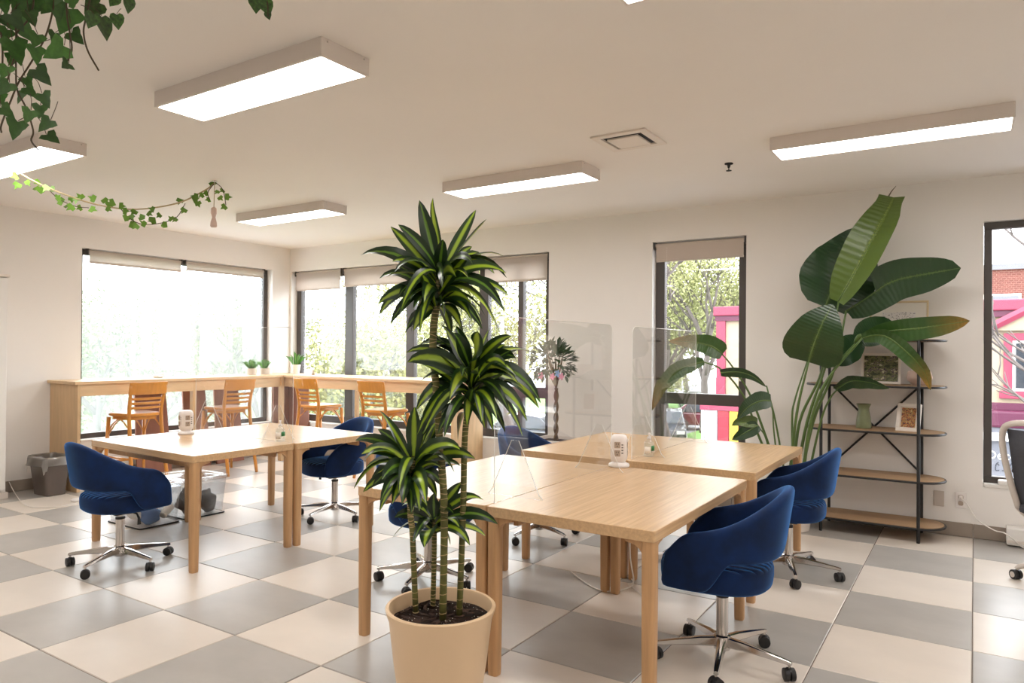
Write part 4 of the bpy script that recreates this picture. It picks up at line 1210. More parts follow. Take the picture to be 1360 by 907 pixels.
# ------------------------------------------------------------------ bird of paradise beside the shelf
def blade(e, mid, w_, m='bop', roll=0, n=12, fold=.18, sharp=.62, asym=0, wave=.02, seed=0, cut=1.0, name='leaf', pw=.7, tear=None):
    """broad leaf; mid = picture points with the y plane each lies in"""
    P = spline([onY(a, b, c) for a, b, c in mid], 5)
    tot = len(P) - 1
    rg = random.Random(seed)
    mb = MB(); us = (0, .2, .4, .5, .6, .8, 1)
    for i in range(n + 1):
        t = i / n; f = t * tot; i0 = min(tot - 1, int(f)); p = P[i0].lerp(P[i0 + 1], f - i0)
        tan = (P[min(tot, i0 + 1)] - P[max(0, i0)]).normalized()
        view = (CAM - p).normalized()
        nr = Matrix.Rotation(R(roll), 3, tan) @ view
        side = tan.cross(nr).normalized(); up = side.cross(tan)
        prof = math.sin(math.pi * min(1, .06 + .94 * t) ** sharp) ** pw if cut == 1 else math.sin(math.pi * min(cut, .06 + .94 * t) ** sharp) ** pw
        ww = w_ / 2 * max(.02, prof)
        for u in us:
            k = (u - .5) * 2
            kk = k * (1 + asym * k)
            if tear and k * tear[0] > 0 and t < tear[1]: kk *= .06
            mb.v.append(tuple(p + side * ww * kk + up * (abs(k) * fold * ww + wave * ww * 4 * math.sin(t * 19 + k * 3 + seed) * abs(k))))
            mb.uv.append((u, t))
    q = len(us)
    for i in range(n):
        for j in range(q - 1):
            a = i * q + j
            mb.f.append((a, a + 1, a + q + 1, a + q))
    lf = mb.build(name, M[m], e, smooth=180)
    MB().tube(P, [.007 * (1 - .8 * k / tot) for k in range(tot + 1)], 6).build('midrib', M['stalk'], lf, smooth=180)
    return lf
bx, by = -1.24, 6.02
e = thing('bird_of_paradise', 'tall bird of paradise plant with huge paddle leaves between window and shelf', 'potted plant', (bx, by, 0))
MB().lathe([(.13, .001), (.15, .004), (.185, .36), (.19, .375), (.175, .375), (.165, .33), (.05, .325)], 36, (bx, by, 0)).build('planter', M['ceramic'], e, smooth=50)
MB().lathe([(.162, .33), (.1, .34), (.02, .345)], 24, (bx, by, 0)).build('soil', M['soil'], e, smooth=60)
TEAR = -1
def stalk(pts, r=.011): MB().tube(spline(pts, 6), [r * (1.25 - .6 * k / (6 * (len(pts) - 1))) for k in range(6 * (len(pts) - 1) + 1)], 8).build('stalk', M['stalk'], e, smooth=180)
S0 = lambda dx, dy=0: V((bx + dx, by + dy, .33))
Yb = 6.02
stalk([S0(.02), onY(1062, 560, 6.0), onY(1092, 490, 6.0), onY(1096, 408, 6.05)])
stalk([S0(.04), onY(1072, 560, 5.95), onY(1098, 480, 5.92), onY(1114, 400, 5.95)])
stalk([S0(.07), onY(1080, 560, 6.0), onY(1108, 490, 6.0), onY(1124, 412, 6.05)])
stalk([S0(.0, -.04), onY(1058, 550, 5.9), onY(1074, 480, 5.86)])
stalk([S0(.09, -.02), onY(1078, 555, 5.95), onY(1108, 490, 5.95), onY(1142, 450, 5.98)])
stalk([S0(.1, -.05), onY(1075, 570, 5.9), onY(1095, 510, 5.88), onY(1145, 449, 5.9)])
stalk([S0(-.05), onY(1010, 560, 5.98), onY(994, 520, 5.95), onY(972, 486, 5.92), onY(957, 468, 5.9)], .009)
stalk([S0(-.07), onY(1006, 575, 5.98), onY(990, 530, 5.92), onY(960, 492, 5.88), onY(933, 480, 5.85)], .009)
stalk([S0(-.02), onY(1030, 560, 5.98), onY(1020, 520, 5.96), onY(1018, 512, 5.96)], .007)
stalk([S0(.03), onY(1052, 560, 5.96), onY(1056, 530, 5.94), onY(1072, 480, 5.95)], .008)
stalk([S0(.12), onY(1090, 560, 6.0), onY(1102, 530, 5.95), onY(1112, 517, 5.93)], .008)
stalk([S0(-.06, -.03), onY(1028, 575, 5.9), onY(1026, 545, 5.86), onY(1020, 533, 5.85)], .006)
stalk([S0(-.08, -.03), onY(1018, 585, 5.9), onY(1010, 570, 5.86), onY(1005, 562, 5.85)], .006)
blade(e, [(1096, 408, 6.05), (1108, 378, 6.12), (1128, 340, 6.2), (1144, 300, 6.25)], .58, 'bop', 12, fold=.12, sharp=.75, seed=1)
blade(e, [(1113, 401, 5.95), (1136, 360, 5.93), (1162, 312, 5.95), (1180, 278, 6.0), (1187, 262, 6.02)], .31, 'bopl', -28, fold=.40, sharp=.85, seed=2, wave=.008, cut=.80)
MB().tube([onY(1178, 264, 6.02), onY(1184, 254, 6.04), onY(1190, 247, 6.05)], [.006, .004, .002], 5).build('rolled_leaf_tip', M['vine'], e)
blade(e, [(1124, 413, 6.05), (1150, 396, 6.05), (1185, 374, 6.08), (1230, 364, 6.12), (1276, 356, 6.15)], .31, 'bop', 8, n=20, fold=.12, sharp=1.0, seed=3, pw=.45, tear=(TEAR, .40))
blade(e, [(1074, 481, 5.86), (1080, 460, 5.80), (1092, 430, 5.76), (1106, 404, 5.80)], .44, 'bop', -6, fold=.06, sharp=.62, seed=4, wave=.008)
blade(e, [(1146, 449, 5.9), (1180, 440, 5.88), (1220, 436, 5.88), (1262, 430, 5.92), (1288, 426, 5.95)], .17, 'bopt', 15, fold=.2, sharp=.9, seed=5)
blade(e, [(1146, 447, 5.92), (1175, 446, 5.86), (1205, 468, 5.82), (1228, 494, 5.84), (1236, 518, 5.86)], .13, 'bopt', 25, fold=.35, sharp=.8, seed=6)
blade(e, [(1142, 450, 5.99), (1130, 462, 6.0), (1118, 474, 6.02), (1108, 484, 6.05)], .22, 'bop', 20, fold=.1, sharp=.8, seed=7)
blade(e, [(1138, 452, 5.99), (1155, 442, 6.02), (1172, 436, 6.05), (1196, 440, 6.08)], .22, 'bop', 0, fold=.2, sharp=.8, seed=17)
blade(e, [(1110, 517, 5.93), (1130, 506, 5.88), (1155, 508, 5.86), (1181, 516, 5.86)], .12, 'bop', 35, fold=.3, sharp=.8, seed=8)
blade(e, [(960, 470, 5.9), (945, 460, 5.86), (920, 454, 5.85), (888, 453, 5.88)], .17, 'bopt', 10, fold=.25, sharp=.62, seed=9, wave=.03)
blade(e, [(935, 480, 5.85), (905, 490, 5.82), (880, 512, 5.80), (866, 545, 5.82)], .14, 'bopt', 18, fold=.25, sharp=.8, seed=10, wave=.04)
blade(e, [(957, 495, 5.88), (980, 494, 5.86), (1000, 500, 5.86), (1018, 514, 5.88)], .085, 'bop', 20, fold=.25, seed=11)
blade(e, [(1024, 532, 5.85), (1008, 533, 5.82), (992, 542, 5.80), (979, 557, 5.80)], .15, 'bop', 16, fold=.2, seed=12)
blade(e, [(1006, 561, 5.85), (994, 560, 5.83), (982, 560, 5.82), (972, 565, 5.82)], .10, 'bopl', 14, fold=.2, seed=13)
blade(e, [(1007, 565, 5.84), (996, 571, 5.82), (984, 578, 5.80), (972, 584, 5.80)], .12, 'bop', 10, fold=.2, seed=14)
MB().tube(spline([onY(1135, 455, 5.97), onY(1141, 447, 5.95), onY(1147, 445, 5.94)], 3), [.008, .014, .018, .02, .018, .012, .004], 8).build('flower_bud', M['stalk'], e, smooth=180)

# ------------------------------------------------------------------ topiary tree in a white square pot
tx, ty_ = -3.385, 6.02
e = thing('topiary_tree', 'small ball-headed topiary tree in a square white pot by the back wall', 'potted plant', (tx, ty_, 0))
MB().loft([[(tx + x * k, ty_ + y * k, z) for x, y in rrect(.42, .42, .015, 2)] for z, k in ((.001, .86), (.555, 1.0), (.56, 1.0), (.56, .9), (.52, .88))]).build('planter', M['ceramic'], e, smooth=40)
MB().bb(tx - .185, tx + .185, ty_ - .185, ty_ + .185, .50, .53).build('soil', M['soil'], e)
for ph in (0, 180):
    P = [V((tx + .013 * math.cos(R(ph + k * 40)), ty_ + .013 * math.sin(R(ph + k * 40)), .53 + k * .0235)) for k in range(23)]
    MB().tube(P, .013, 7).build('braided_stem', M['bark'], e, smooth=180)
rg = random.Random(8)
cc = onY(733, 481, ty_)
lm = MB()
lm.v = [(0, 0, 0), (.018, .022, .004), (.020, .05, .006), (0, .085, 0), (-.020, .05, .006), (-.018, .022, .004), (0, .04, -.004)]
lm.f = [(0, 1, 6), (1, 2, 6), (2, 3, 6), (3, 4, 6), (4, 5, 6), (5, 0, 6)]
lo = lm.build('leaf', M['topi'], e, world=False, smooth=180)
for k in range(300):
    d = V((rg.gauss(0, 1), rg.gauss(0, 1), rg.gauss(0, 1))).normalized()
    if d.z < -.75: continue
    r_ = .19 * (.55 + .5 * rg.random() ** .5)
    p = V((d.x * r_ * 1.02, d.y * r_, d.z * r_ * .98)) + cc
    o = lo if k == 0 else lo.copy()
    if k: col.objects.link(o)
    dirv = (d + V((rg.uniform(-1, 1), rg.uniform(-1, 1), rg.uniform(-.7, .7))) * .7)
    o.rotation_mode = 'QUATERNION'; o.rotation_quaternion = dirv.to_track_quat('Y', 'Z')
    o.location = p - V((tx, ty_, 0)); s = rg.uniform(.8, 1.15); o.scale = (s, s, s)
for k in range(16):
    d = V((rg.uniform(-1, 1), rg.uniform(-1, 1), rg.uniform(.0, 1))).normalized() * .15
    MB().tube([V((tx, ty_, 1.04)), (V((tx, ty_, 1.04)).lerp(cc + d, .6)), cc + d], [.006, .004, .002], 5).build('twig', M['bark'], e)
for k, (px, py, m_) in enumerate(((719, 499, 'pinkp'), (734, 500, 'pinkp'), (741, 496, 'bluep'), (746, 500, 'pinkp'))):
    c = onY(px, py, ty_ - .19); mb = MB()
    for q in range(5):
        a = R(72 * q); dv = V((math.cos(a) * .9, -.25, math.sin(a)))
        s_ = dv.cross(V((0, 1, 0))).normalized() * .016
        mb.add([c, c + dv * .014 + s_ * .7, c + dv * .034 + s_ * .5, c + dv * .036 - s_ * .5, c + dv * .014 - s_ * .7], [(0, 1, 2, 3, 4)])
    mb.build('blossom', M[m_], e)

# ------------------------------------------------------------------ small pots on the counter
def tuft(e, c, n, h, spread, seed, w_=.02):
    rg = random.Random(seed)
    for k in range(n):
        a = 2 * math.pi * k / n + rg.uniform(-.3, .3); q = rg.uniform(.15, 1)
        tp = c + V((math.cos(a) * spread * q, math.sin(a) * spread * q, h * (1.05 - .55 * q * rg.uniform(.6, 1.1))))
        strap(c + V((math.cos(a) * .012, math.sin(a) * .012, -.01)), tp, w_, .12, seed * 50 + k, 'succ', e, n=5, fold=.3, basew=.8)
c = onX(392.5, 493.5, -7.55); c = V((-7.55, c.y, ZC + .0006))
e = thing('aloe_pot', 'spiky green aloe in a small white pot at the counter corner', 'potted plant', tuple(c))
MB().lathe([(.04, 0), (.052, .002), (.066, .11), (.066, .118), (.058, .118), (.05, .09), (.02, .085)], 24, c).build('pot', M['ceramic'], e, smooth=50)
MB().lathe([(.054, .1), (.02, .105)], 16, c).build('soil', M['soil'], e)
tuft(e, c + V((0, 0, .11)), 16, .19, .14, 3, .03)
for k, (px, lab) in enumerate(((334, 'bushy green succulent in a low grey pot, nearer the window middle'), (351.5, 'bushy green succulent in a low grey pot, nearer the corner'))):
    c = onX(px, 495, -7.60); c = V((-7.60, c.y, ZC + .0006))
    e = thing('succulent_pot', lab, 'potted plant', tuple(c), 0, 'small succulents on the counter')
    MB().lathe([(.05, 0), (.062, .002), (.07, .07), (.07, .078), (.062, .078), (.055, .06), (.02, .055)], 20, c).build('pot', M['greyframe'], e, smooth=50)
    MB().lathe([(.058, .066), (.02, .07)], 14, c).build('soil', M['soil'], e)
    tuft(e, c + V((0, 0, .07)), 26, .13, .12, 5 + k, .02)
c = onY(411, 497.5, 6.2)
e = thing('table_card', 'small white card standing on the counter near the aloe', 'card', (c.x, 6.2, ZC + .0006))
for s in (-1, 1):
    MB().loft([[(-.07, s * .03, 0), (.07, s * .03, 0), (.07, s * .03 + .002, 0), (-.07, s * .03 + .002, 0)], [(-.07, 0, .075), (.07, 0, .075), (.07, .002, .075), (-.07, .002, .075)]]).build('card_face', M['paper'], e, world=False)
c = onY(513, 502, 6.2)
e = thing('glass_jar', 'small round glass jar standing on the back wall counter', 'jar', (c.x, 6.2, ZC + .0006))
MB().lathe([(.02, 0), (.035, .002), (.045, .03), (.04, .065), (.03, .078), (.028, .076), (.037, .06), (.04, .03), (.02, .008)], 20).build('jar_body', M['bottle'], e, world=False, smooth=60)
MB().lathe([(.031, .077), (.031, .085), (.01, .088)], 18).build('lid', M['wplastic'], e, world=False, smooth=40)
c = onX(209, 503, -7.5)
e = thing('paper_stack', 'small crumpled white napkins on the counter behind a stool', 'napkin', (-7.5, c.y, ZC + .0006))
for q, (dx, dz, s) in enumerate(((-.01, 0, .05), (.03, .0, .04), (.0, .028, .03))):
    MB().lathe([(s * .4, 0), (s, .006), (s * .8, s * .6), (s * .2, s * .8)], 9, (dx, q * .02, dz)).build('napkin_fold', M['paper'], e, world=False)

# ------------------------------------------------------------------ ivy hanging from the ceiling
IVY = [(0, .04), (.24, -.12), (.54, .02), (.42, .28), (.31, .40), (.25, .60), (0, 1.0), (-.25, .60), (-.31, .40), (-.42, .28), (-.54, .02), (-.24, -.12)]
HEART = [(0, .06), (.20, -.06), (.40, .02), (.49, .24), (.42, .52), (.22, .80), (0, 1.08), (-.22, .80), (-.42, .52), (-.49, .24), (-.40, .02), (-.20, -.06)]
def ivyleaf(name, m, e):
    mb = MB()
    out = IVY if m is M['ivyl'] else HEART
    mb.v = [(x, y, .10 * abs(x)) for x, y in out] + [(0, .35, -.04)]
    mb.f = [(i, (i + 1) % 12, 12) for i in range(12)]
    return mb.build(name, m, e, world=False, smooth=180)
IX = dep(45, 0, 2.25)
e = thing('hanging_ivy', 'dense dark ivy strands hanging down at the upper left', 'hanging plant', (IX.x, IX.y, HC))
rg = random.Random(12)
k_ = .3527
lvs = [(20, 130, 55), (60, 190, 95), (20, 270, 60), (20, 330, 60), (25, 420, 55), (60, 485, 75), (80, 365, 55), (115, 345, 52), (105, 310, 50), (170, 375, 60), (108, 435, 56), (150, 417, 55), (172, 470, 62), (195, 520, 62),
       (158, 285, 72), (210, 190, 90), (248, 245, 52), (135, 205, 70), (45, 225, 55), (118, 68, 62), (85, 100, 110), (60, 80, 70), (110, 30, 90), (245, 70, 120), (288, 140, 68), (355, 25, 80), (390, 95, 85), (345, 72, 55), (442, 75, 52), (485, 15, 55), (430, 0, 45),
       (205, 145, 60), (135, 150, 60), (12, 80, 40), (15, 20, 60), (60, 42, 50), (140, 10, 60), (275, 5, 50), (215, 40, 75), (180, 20, 80), (80, 10, 70), (40, -20, 80), (100, -40, 80), (160, -30, 80), (230, -20, 80), (300, -40, 60), (355, -30, 70), (20, -60, 80), (70, -80, 80), (140, -90, 80), (200, -80, 80), (260, -70, 70), (340, -80, 70), (110, -130, 80), (180, -140, 80), (240, -130, 80), (330, -130, 70), (20, 178, 50), (5, 370, 45)]
la, lb = ivyleaf('leaf', M['ivyl'], e), ivyleaf('leaf', M['ivyv'], e)
usd = {}
nodes = []
for i, (x, y, s) in enumerate(lvs):
    v_ = x > 320
    src = lb if v_ else la
    o = src if src not in usd.values() and not usd.get(v_) else src.copy()
    if usd.get(v_): col.objects.link(o)
    usd[v_] = src
    p = dep(x * k_, y * k_, 2.25 + rg.uniform(-.10, .12))
    p.z = min(p.z, HC - .03)
    sz = s * k_ * 2.25 / F * 1.0
    tocam = (CAM - p).normalized()
    nrm = (tocam * .8 + V((rg.uniform(-1, 1), rg.uniform(-1, 1), rg.uniform(-.3, 1))) * .55).normalized()
    dn = V((rg.uniform(-.8, .8), rg.uniform(-.8, .8), -.8)); dn = (dn - nrm * dn.dot(nrm)).normalized()
    xx = dn.cross(nrm)
    mt = Matrix((xx, dn, nrm)).transposed()
    o.rotation_mode = 'QUATERNION'; o.rotation_quaternion = mt.to_quaternion(); o.scale = (sz, sz, sz)
    o.location = p - dn * sz * .4 - V(e.location)
    nodes.append(p - dn * sz * .4)
def px(a, b, d=2.25):
    q = dep(a * k_, b * k_, d); q.z = min(q.z, HC - .004); return q
for pts in ([(215, -420), (212, -120), (200, 30), (170, 140), (120, 230), (70, 310), (40, 380), (5, 470), (5, 500)], [(60, -420), (55, -100), (60, 100), (60, 260), (65, 340), (95, 400), (125, 490), (118, 530), (145, 565)],
            [(340, -420), (345, -60), (325, 60), (315, 120), (330, 190), (372, 266)], [(250, -420), (250, 20), (262, 120), (270, 190), (245, 245)], [(130, -420), (125, 20), (65, 120), (68, 160), (20, 330)], [(10, -420), (-10, 0), (10, 200), (-5, 400)]):
    MB().tube(spline([px(a, b, 2.25 + .03 * math.sin(a)) for a, b in pts], 5), .0028, 5).build('vine', M['vine'], e, smooth=180)
mb = MB()
vn = [v.matrix_world @ v.data.vertices[i].co for v in [] for i in ()]
for p in nodes:
    q = p + V((rg.uniform(-.05, .05), rg.uniform(-.05, .05), rg.uniform(.02, .07)))
    mb.tube([p, p.lerp(q, .5) + V((.006, 0, .004)), q], .0012, 4)
tag(mb.build('leaf_stalks', M['vine'], e), kind='stuff')
MB().lathe([(.05, HC - .001), (.05, HC - .012), (.012, HC - .02), (.01, HC - .05)], 16, (IX.x, IX.y, 0)).build('ceiling_hook', M['chrome'], e, smooth=40)
# single strand peeking in at the top
q0 = dep(345, 4, 2.25)
e2 = thing('ivy_tip', 'single small ivy sprig tip at the upper picture border', 'hanging plant', (q0.x, q0.y, HC))
MB().tube(spline([V((q0.x, q0.y, HC - .002)), dep(350, -60, 2.25), dep(354, -20, 2.25), dep(356, 22, 2.25)], 5), .0025, 5).build('vine', M['vine'], e2, smooth=180)
for a, b, s in ((340, 3, 22), (349, -12, 24), (354, 8, 20), (356, 20, 10), (346, -30, 24), (358, -45, 24)):
    o = lb.copy(); col.objects.link(o); o.parent = e2
    p = dep(a, b, 2.25); sz = s * 2.25 / F
    nrm = ((CAM - p).normalized() + V((rg.uniform(-.5, .5), 0, .3))).normalized(); dn = V((rg.uniform(-.5, .5), 0, -1)); dn = (dn - nrm * dn.dot(nrm)).normalized()
    o.rotation_quaternion = Matrix((dn.cross(nrm), dn, nrm)).transposed().to_quaternion(); o.scale = (sz, sz, sz); o.location = p - V(e2.location) - dn * sz * .4

# ------------------------------------------------------------------ leafy garland with a weight
HK = V((-5.141, 3.516, HC))
e = thing('leaf_garland', 'thin twine garland of small bright ivy leaves swagged under the ceiling', 'garland', tuple(HK))
gd = 5.3
gp_ = [(-40, 196, 4.9), (0, 213, 5.0), (38, 237, 5.1), (80, 256, 5.2), (130, 272, 5.35), (180, 278, 5.5), (235, 270, 5.62), (270, 254, 5.75)]
P = spline([dep(a, b, d) for a, b, d in gp_] + [HK + V((0, 0, -.02))], 6)
MB().tube(P, .006, 6).build('twine', M['twine'], e, smooth=180)
MB().lathe([(.02, 0), (.02, -.006), (.004, -.01), (.004, -.03)], 10, HK).build('ceiling_hook', M['chrome'], e, smooth=40)
mb = MB(); rg = random.Random(5)
def gl(p, s):
    nrm = ((CAM - p).normalized() + V((rg.uniform(-1, 1), rg.uniform(-1, 1), rg.uniform(-1, 1))) * .6).normalized()
    dn = V((rg.uniform(-1, 1), rg.uniform(-1, 1), rg.uniform(-1.2, .4))); dn = (dn - nrm * dn.dot(nrm)).normalized(); xx = dn.cross(nrm)
    out = [(0, 0), (.45, .0), (.5, .5), (.2, .55), (0, 1.0), (-.2, .55), (-.5, .5), (-.45, .0)]
    mb.add([p + xx * (x * s) + dn * (y * s) + nrm * (.1 * s * abs(x)) for x, y in out], [tuple(range(8))])
for a, b in ((23, 233), (25, 243), (34, 240), (46, 249), (50, 254), (53, 241), (64, 247), (73, 251), (76, 264), (84, 269), (88, 272), (97, 273), (103, 262), (110, 264), (108, 275), (119, 277), (127, 265), (137, 264), (152, 268), (158, 273), (164, 290), (163, 280), (172, 297), (172, 286), (180, 279), (183, 298), (190, 285), (194, 299), (189, 292), (202, 288), (207, 293), (213, 284), (215, 297), (222, 298), (229, 292), (235, 290), (240, 264), (246, 277), (256, 266), (262, 268), (263, 262), (276, 256), (279, 265), (284, 246), (290, 253), (297, 252), (291, 261), (299, 261), (300, 273), (270, 258), (205, 279), (196, 282), (95, 262), (141, 276), (147, 270)):
    d = 5.0 + .75 * max(0, a) / 285
    gl(dep(a, b, d + rg.uniform(-.05, .05)), rg.uniform(.045, .062))
tag(mb.build('foliage', M['ivyg'], e), kind='stuff')
mb = MB()
for pts in ([(160, 277), (172, 290), (190, 298), (215, 296), (235, 288), (246, 270)], [(60, 247), (78, 264), (100, 274), (118, 276)], [(286, 242), (296, 252), (300, 272)], [(284, 244), (276, 256), (279, 266)]):
    mb.tube(spline([dep(a, b, 5.0 + .75 * a / 285) for a, b in pts], 4), .003, 4)
mb.build('tendrils', M['vine'], e)
tb = HK + V((-.01, 0, 0))
ta, tc_ = dep(284, 275, 5.83), dep(284, 302, 5.83)
MB().tube([HK + V((0, 0, -.02)), ta], .003, 5).build('weight_string', M['twine'], e)
dz = (ta.z - tc_.z)
MB().lathe([(.008, ta.z), (.022, ta.z - .01), (.024, ta.z - dz * .3), (.013, ta.z - dz * .5), (.024, ta.z - dz * .75), (.027, tc_.z + .01), (.02, tc_.z)], 12, (ta.x, ta.y, 0)).build('wooden_weight', M['blush'], e, smooth=60)

# ================================================================== OUTDOORS
struct(MB().bb(-90, 60, -40, 110, GZ - .3, GZ).build('ground', M['asphalt']))
struct(MB().bb(-60, -15, -10, 60, GZ + .001, GZ + .08).build('lawn', M['lawn']))
struct(MB().bb(-14, 40, 17.5, 21, GZ + .001, GZ + .12).build('pavement', M['pave']))
struct(MB().bb(-12, -4.2, 27, 60, GZ + .001, GZ + .06).build('lawn_strip', M['lawn']))
def tree(name, label, loc, h, spread, seed, leaf, nleaf, ls, tr=.14, cl=.3, group='street trees', lev=4, fork=3):
    rg = random.Random(seed)
    e = thing(name, label, 'tree', loc, 0, group)
    mb = MB(); tips = []
    def grow(p, d, ln, r_, k):
        pts = [p]; q = p; dd = d.copy()
        for i in range(3):
            dd = (dd + V((rg.uniform(-1, 1), rg.uniform(-1, 1), rg.uniform(-.4, .6))) * .22).normalized()
            q = q + dd * ln / 3; pts.append(q)
        mb.tube(pts, [r_, r_ * .9, r_ * .78, r_ * .66], 6 if k < 2 else 4)
        if k >= 2: tips.extend(pts[1:])
        if k < lev:
            for j in range(fork if k else fork + 2):
                a = rg.uniform(0, 6.28); sp_ = rg.uniform(.45, .95) * spread
                nd = (dd + V((math.cos(a), math.sin(a), rg.uniform(-.15, .35))) * sp_).normalized()
                st = pts[3] if j < 2 else pts[2]
                grow(st, nd, ln * rg.uniform(.58, .78), r_ * .58, k + 1)
    grow(V(loc) + V((0, 0, -.02)), V((0, 0, 1)), h * .36, tr, 0)
    mb.build('trunk', M['outbark'], e, smooth=180)
    if nleaf:
        fb = MB()
        for i in range(nleaf):
            c = tips[rg.randrange(len(tips))] + V((rg.gauss(0, cl), rg.gauss(0, cl), rg.gauss(0, cl * .8)))
            a = V((rg.uniform(-1, 1), rg.uniform(-1, 1), rg.uniform(-1, 1))).normalized(); b = a.orthogonal().normalized()
            s = ls * rg.uniform(.6, 1.3)
            fb.add([c - a * s, c + b * s * .5, c + a * s, c - b * s * .5], [(0, 1, 2, 3)])
        tag(fb.build('foliage', M[leaf], e), kind='stuff')
    return e
def at(px, d): 
    q = dep(px, 460, d); return (q.x, q.y, GZ)
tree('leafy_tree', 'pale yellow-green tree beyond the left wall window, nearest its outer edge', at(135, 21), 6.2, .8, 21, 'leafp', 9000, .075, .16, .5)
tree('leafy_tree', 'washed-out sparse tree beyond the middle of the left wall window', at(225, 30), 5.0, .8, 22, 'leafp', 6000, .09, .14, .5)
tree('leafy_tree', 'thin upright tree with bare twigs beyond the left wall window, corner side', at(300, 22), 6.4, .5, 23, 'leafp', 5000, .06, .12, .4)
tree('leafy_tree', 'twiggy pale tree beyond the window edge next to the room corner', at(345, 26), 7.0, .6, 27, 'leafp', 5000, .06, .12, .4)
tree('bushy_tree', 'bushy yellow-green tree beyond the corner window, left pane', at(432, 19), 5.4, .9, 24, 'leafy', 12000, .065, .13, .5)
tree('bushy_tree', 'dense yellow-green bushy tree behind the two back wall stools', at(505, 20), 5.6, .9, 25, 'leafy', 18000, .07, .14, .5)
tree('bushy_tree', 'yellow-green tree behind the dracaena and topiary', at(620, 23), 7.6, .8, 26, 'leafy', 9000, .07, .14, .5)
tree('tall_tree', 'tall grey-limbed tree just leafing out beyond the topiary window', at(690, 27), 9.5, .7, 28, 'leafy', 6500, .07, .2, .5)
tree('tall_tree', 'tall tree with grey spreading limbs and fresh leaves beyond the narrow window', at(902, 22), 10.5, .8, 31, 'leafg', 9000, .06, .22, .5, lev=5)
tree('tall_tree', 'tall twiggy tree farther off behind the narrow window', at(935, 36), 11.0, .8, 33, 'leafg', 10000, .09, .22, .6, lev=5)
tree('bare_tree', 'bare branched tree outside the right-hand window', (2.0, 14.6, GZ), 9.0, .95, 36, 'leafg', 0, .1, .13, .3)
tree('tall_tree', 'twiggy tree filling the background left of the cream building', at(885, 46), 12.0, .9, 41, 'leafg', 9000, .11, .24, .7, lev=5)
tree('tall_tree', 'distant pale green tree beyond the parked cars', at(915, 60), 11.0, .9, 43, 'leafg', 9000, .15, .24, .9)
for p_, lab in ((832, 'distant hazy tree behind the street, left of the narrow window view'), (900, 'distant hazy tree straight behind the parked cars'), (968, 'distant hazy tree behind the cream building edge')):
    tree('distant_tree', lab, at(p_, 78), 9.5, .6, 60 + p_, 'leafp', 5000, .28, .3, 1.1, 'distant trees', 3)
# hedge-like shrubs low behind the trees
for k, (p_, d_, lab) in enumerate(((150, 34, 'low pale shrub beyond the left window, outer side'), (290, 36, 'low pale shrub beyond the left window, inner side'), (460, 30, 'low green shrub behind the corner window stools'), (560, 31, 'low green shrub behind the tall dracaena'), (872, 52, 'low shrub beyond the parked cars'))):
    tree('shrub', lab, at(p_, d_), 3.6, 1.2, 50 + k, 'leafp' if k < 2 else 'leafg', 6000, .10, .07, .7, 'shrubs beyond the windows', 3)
# long pale building far behind the left window
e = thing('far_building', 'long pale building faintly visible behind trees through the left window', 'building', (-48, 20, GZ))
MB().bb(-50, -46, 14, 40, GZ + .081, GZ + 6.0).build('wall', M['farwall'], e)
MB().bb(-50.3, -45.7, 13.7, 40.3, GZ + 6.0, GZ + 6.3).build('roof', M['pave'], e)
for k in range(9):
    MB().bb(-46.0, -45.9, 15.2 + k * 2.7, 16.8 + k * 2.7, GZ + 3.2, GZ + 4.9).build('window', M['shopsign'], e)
# ------------------------------------------------------------------ cream building with raspberry trim across the street
FY = 20.0
e = thing('cream_building', 'cream building with raspberry pink trim and plum cornice across the street', 'building', (0, FY, GZ))
bx0_, bx1_ = -6.05, 9.0
zc1 = 2.5
MB().bb(bx0_, bx1_, FY, FY + 6, GZ + .001, zc1 + .1).build('wall', M['stucco'], e)
MB().bb(bx0_ - .1, bx1_, FY - .16, FY - .001, zc1 - .12, zc1 + .14).build('cornice', M['pinktrim'], e, bevel=.03)
MB().bb(bx0_ - .06, bx1_, FY - .1, FY - .001, zc1 - .26, zc1 - .121).build('cornice', M['plum'], e)
MB().bb(bx0_ - .03, bx0_ + .22, FY - .08, FY - .001, GZ + .13, zc1 - .262).build('pilaster', M['pinktrim'], e)
MB().bb(-.05, 9, FY - .09, FY - .001, .10, .26).build('band', M['plum'], e)
MB().bb(-.10, 9, FY - .30, FY - .001, -.30, .095).build('cornice', M['plum'], e, bevel=.06)
MB().bb(-.10, 9, FY - .22, FY - .001, -.42, -.301).build('band', M['shopsign'], e)
MB().bb(-.10, 9, FY - .26, FY - .001, -.60, -.421).build('band', M['white'], e)
def fwin(x0, x1, z0, z1):
    f = MB(); t = .17
    f.bb(x0, x0 + t, FY - .07, FY - .001, z0, z1).bb(x1 - t, x1, FY - .07, FY - .001, z0, z1).bb(x0 + t, x1 - t, FY - .07, FY - .001, z1 - t, z1).bb(x0 - .08, x1 + .08, FY - .10, FY - .001, z0 - .12, z0 + .06)
    fo = f.build('window_surround', M['pinktrim'], e, bevel=.01)
    MB().bb(x0 + t, x1 - t, FY - .03, FY - .001, z0 + .06, z1 - t).build('pane', M['carglass'], fo)
    g = MB()
    a, b, c_, d = x0 + t, x1 - t, z0 + .06, z1 - t
    g.bb(a, a + .06, FY - .045, FY - .03, c_, d).bb(b - .06, b, FY - .045, FY - .03, c_, d).bb(a + .06, b - .06, FY - .045, FY - .03, c_, c_ + .06).bb(a + .06, b - .06, FY - .045, FY - .03, d - .06, d).bb((a + b) / 2 - .03, (a + b) / 2 + .03, FY - .045, FY - .03, c_ + .06, d - .06)
    g.build('sash', M['white'], fo)
fwin(.56, 2.3, .48, 1.86)
fwin(3.6, 5.3, .48, 1.86)
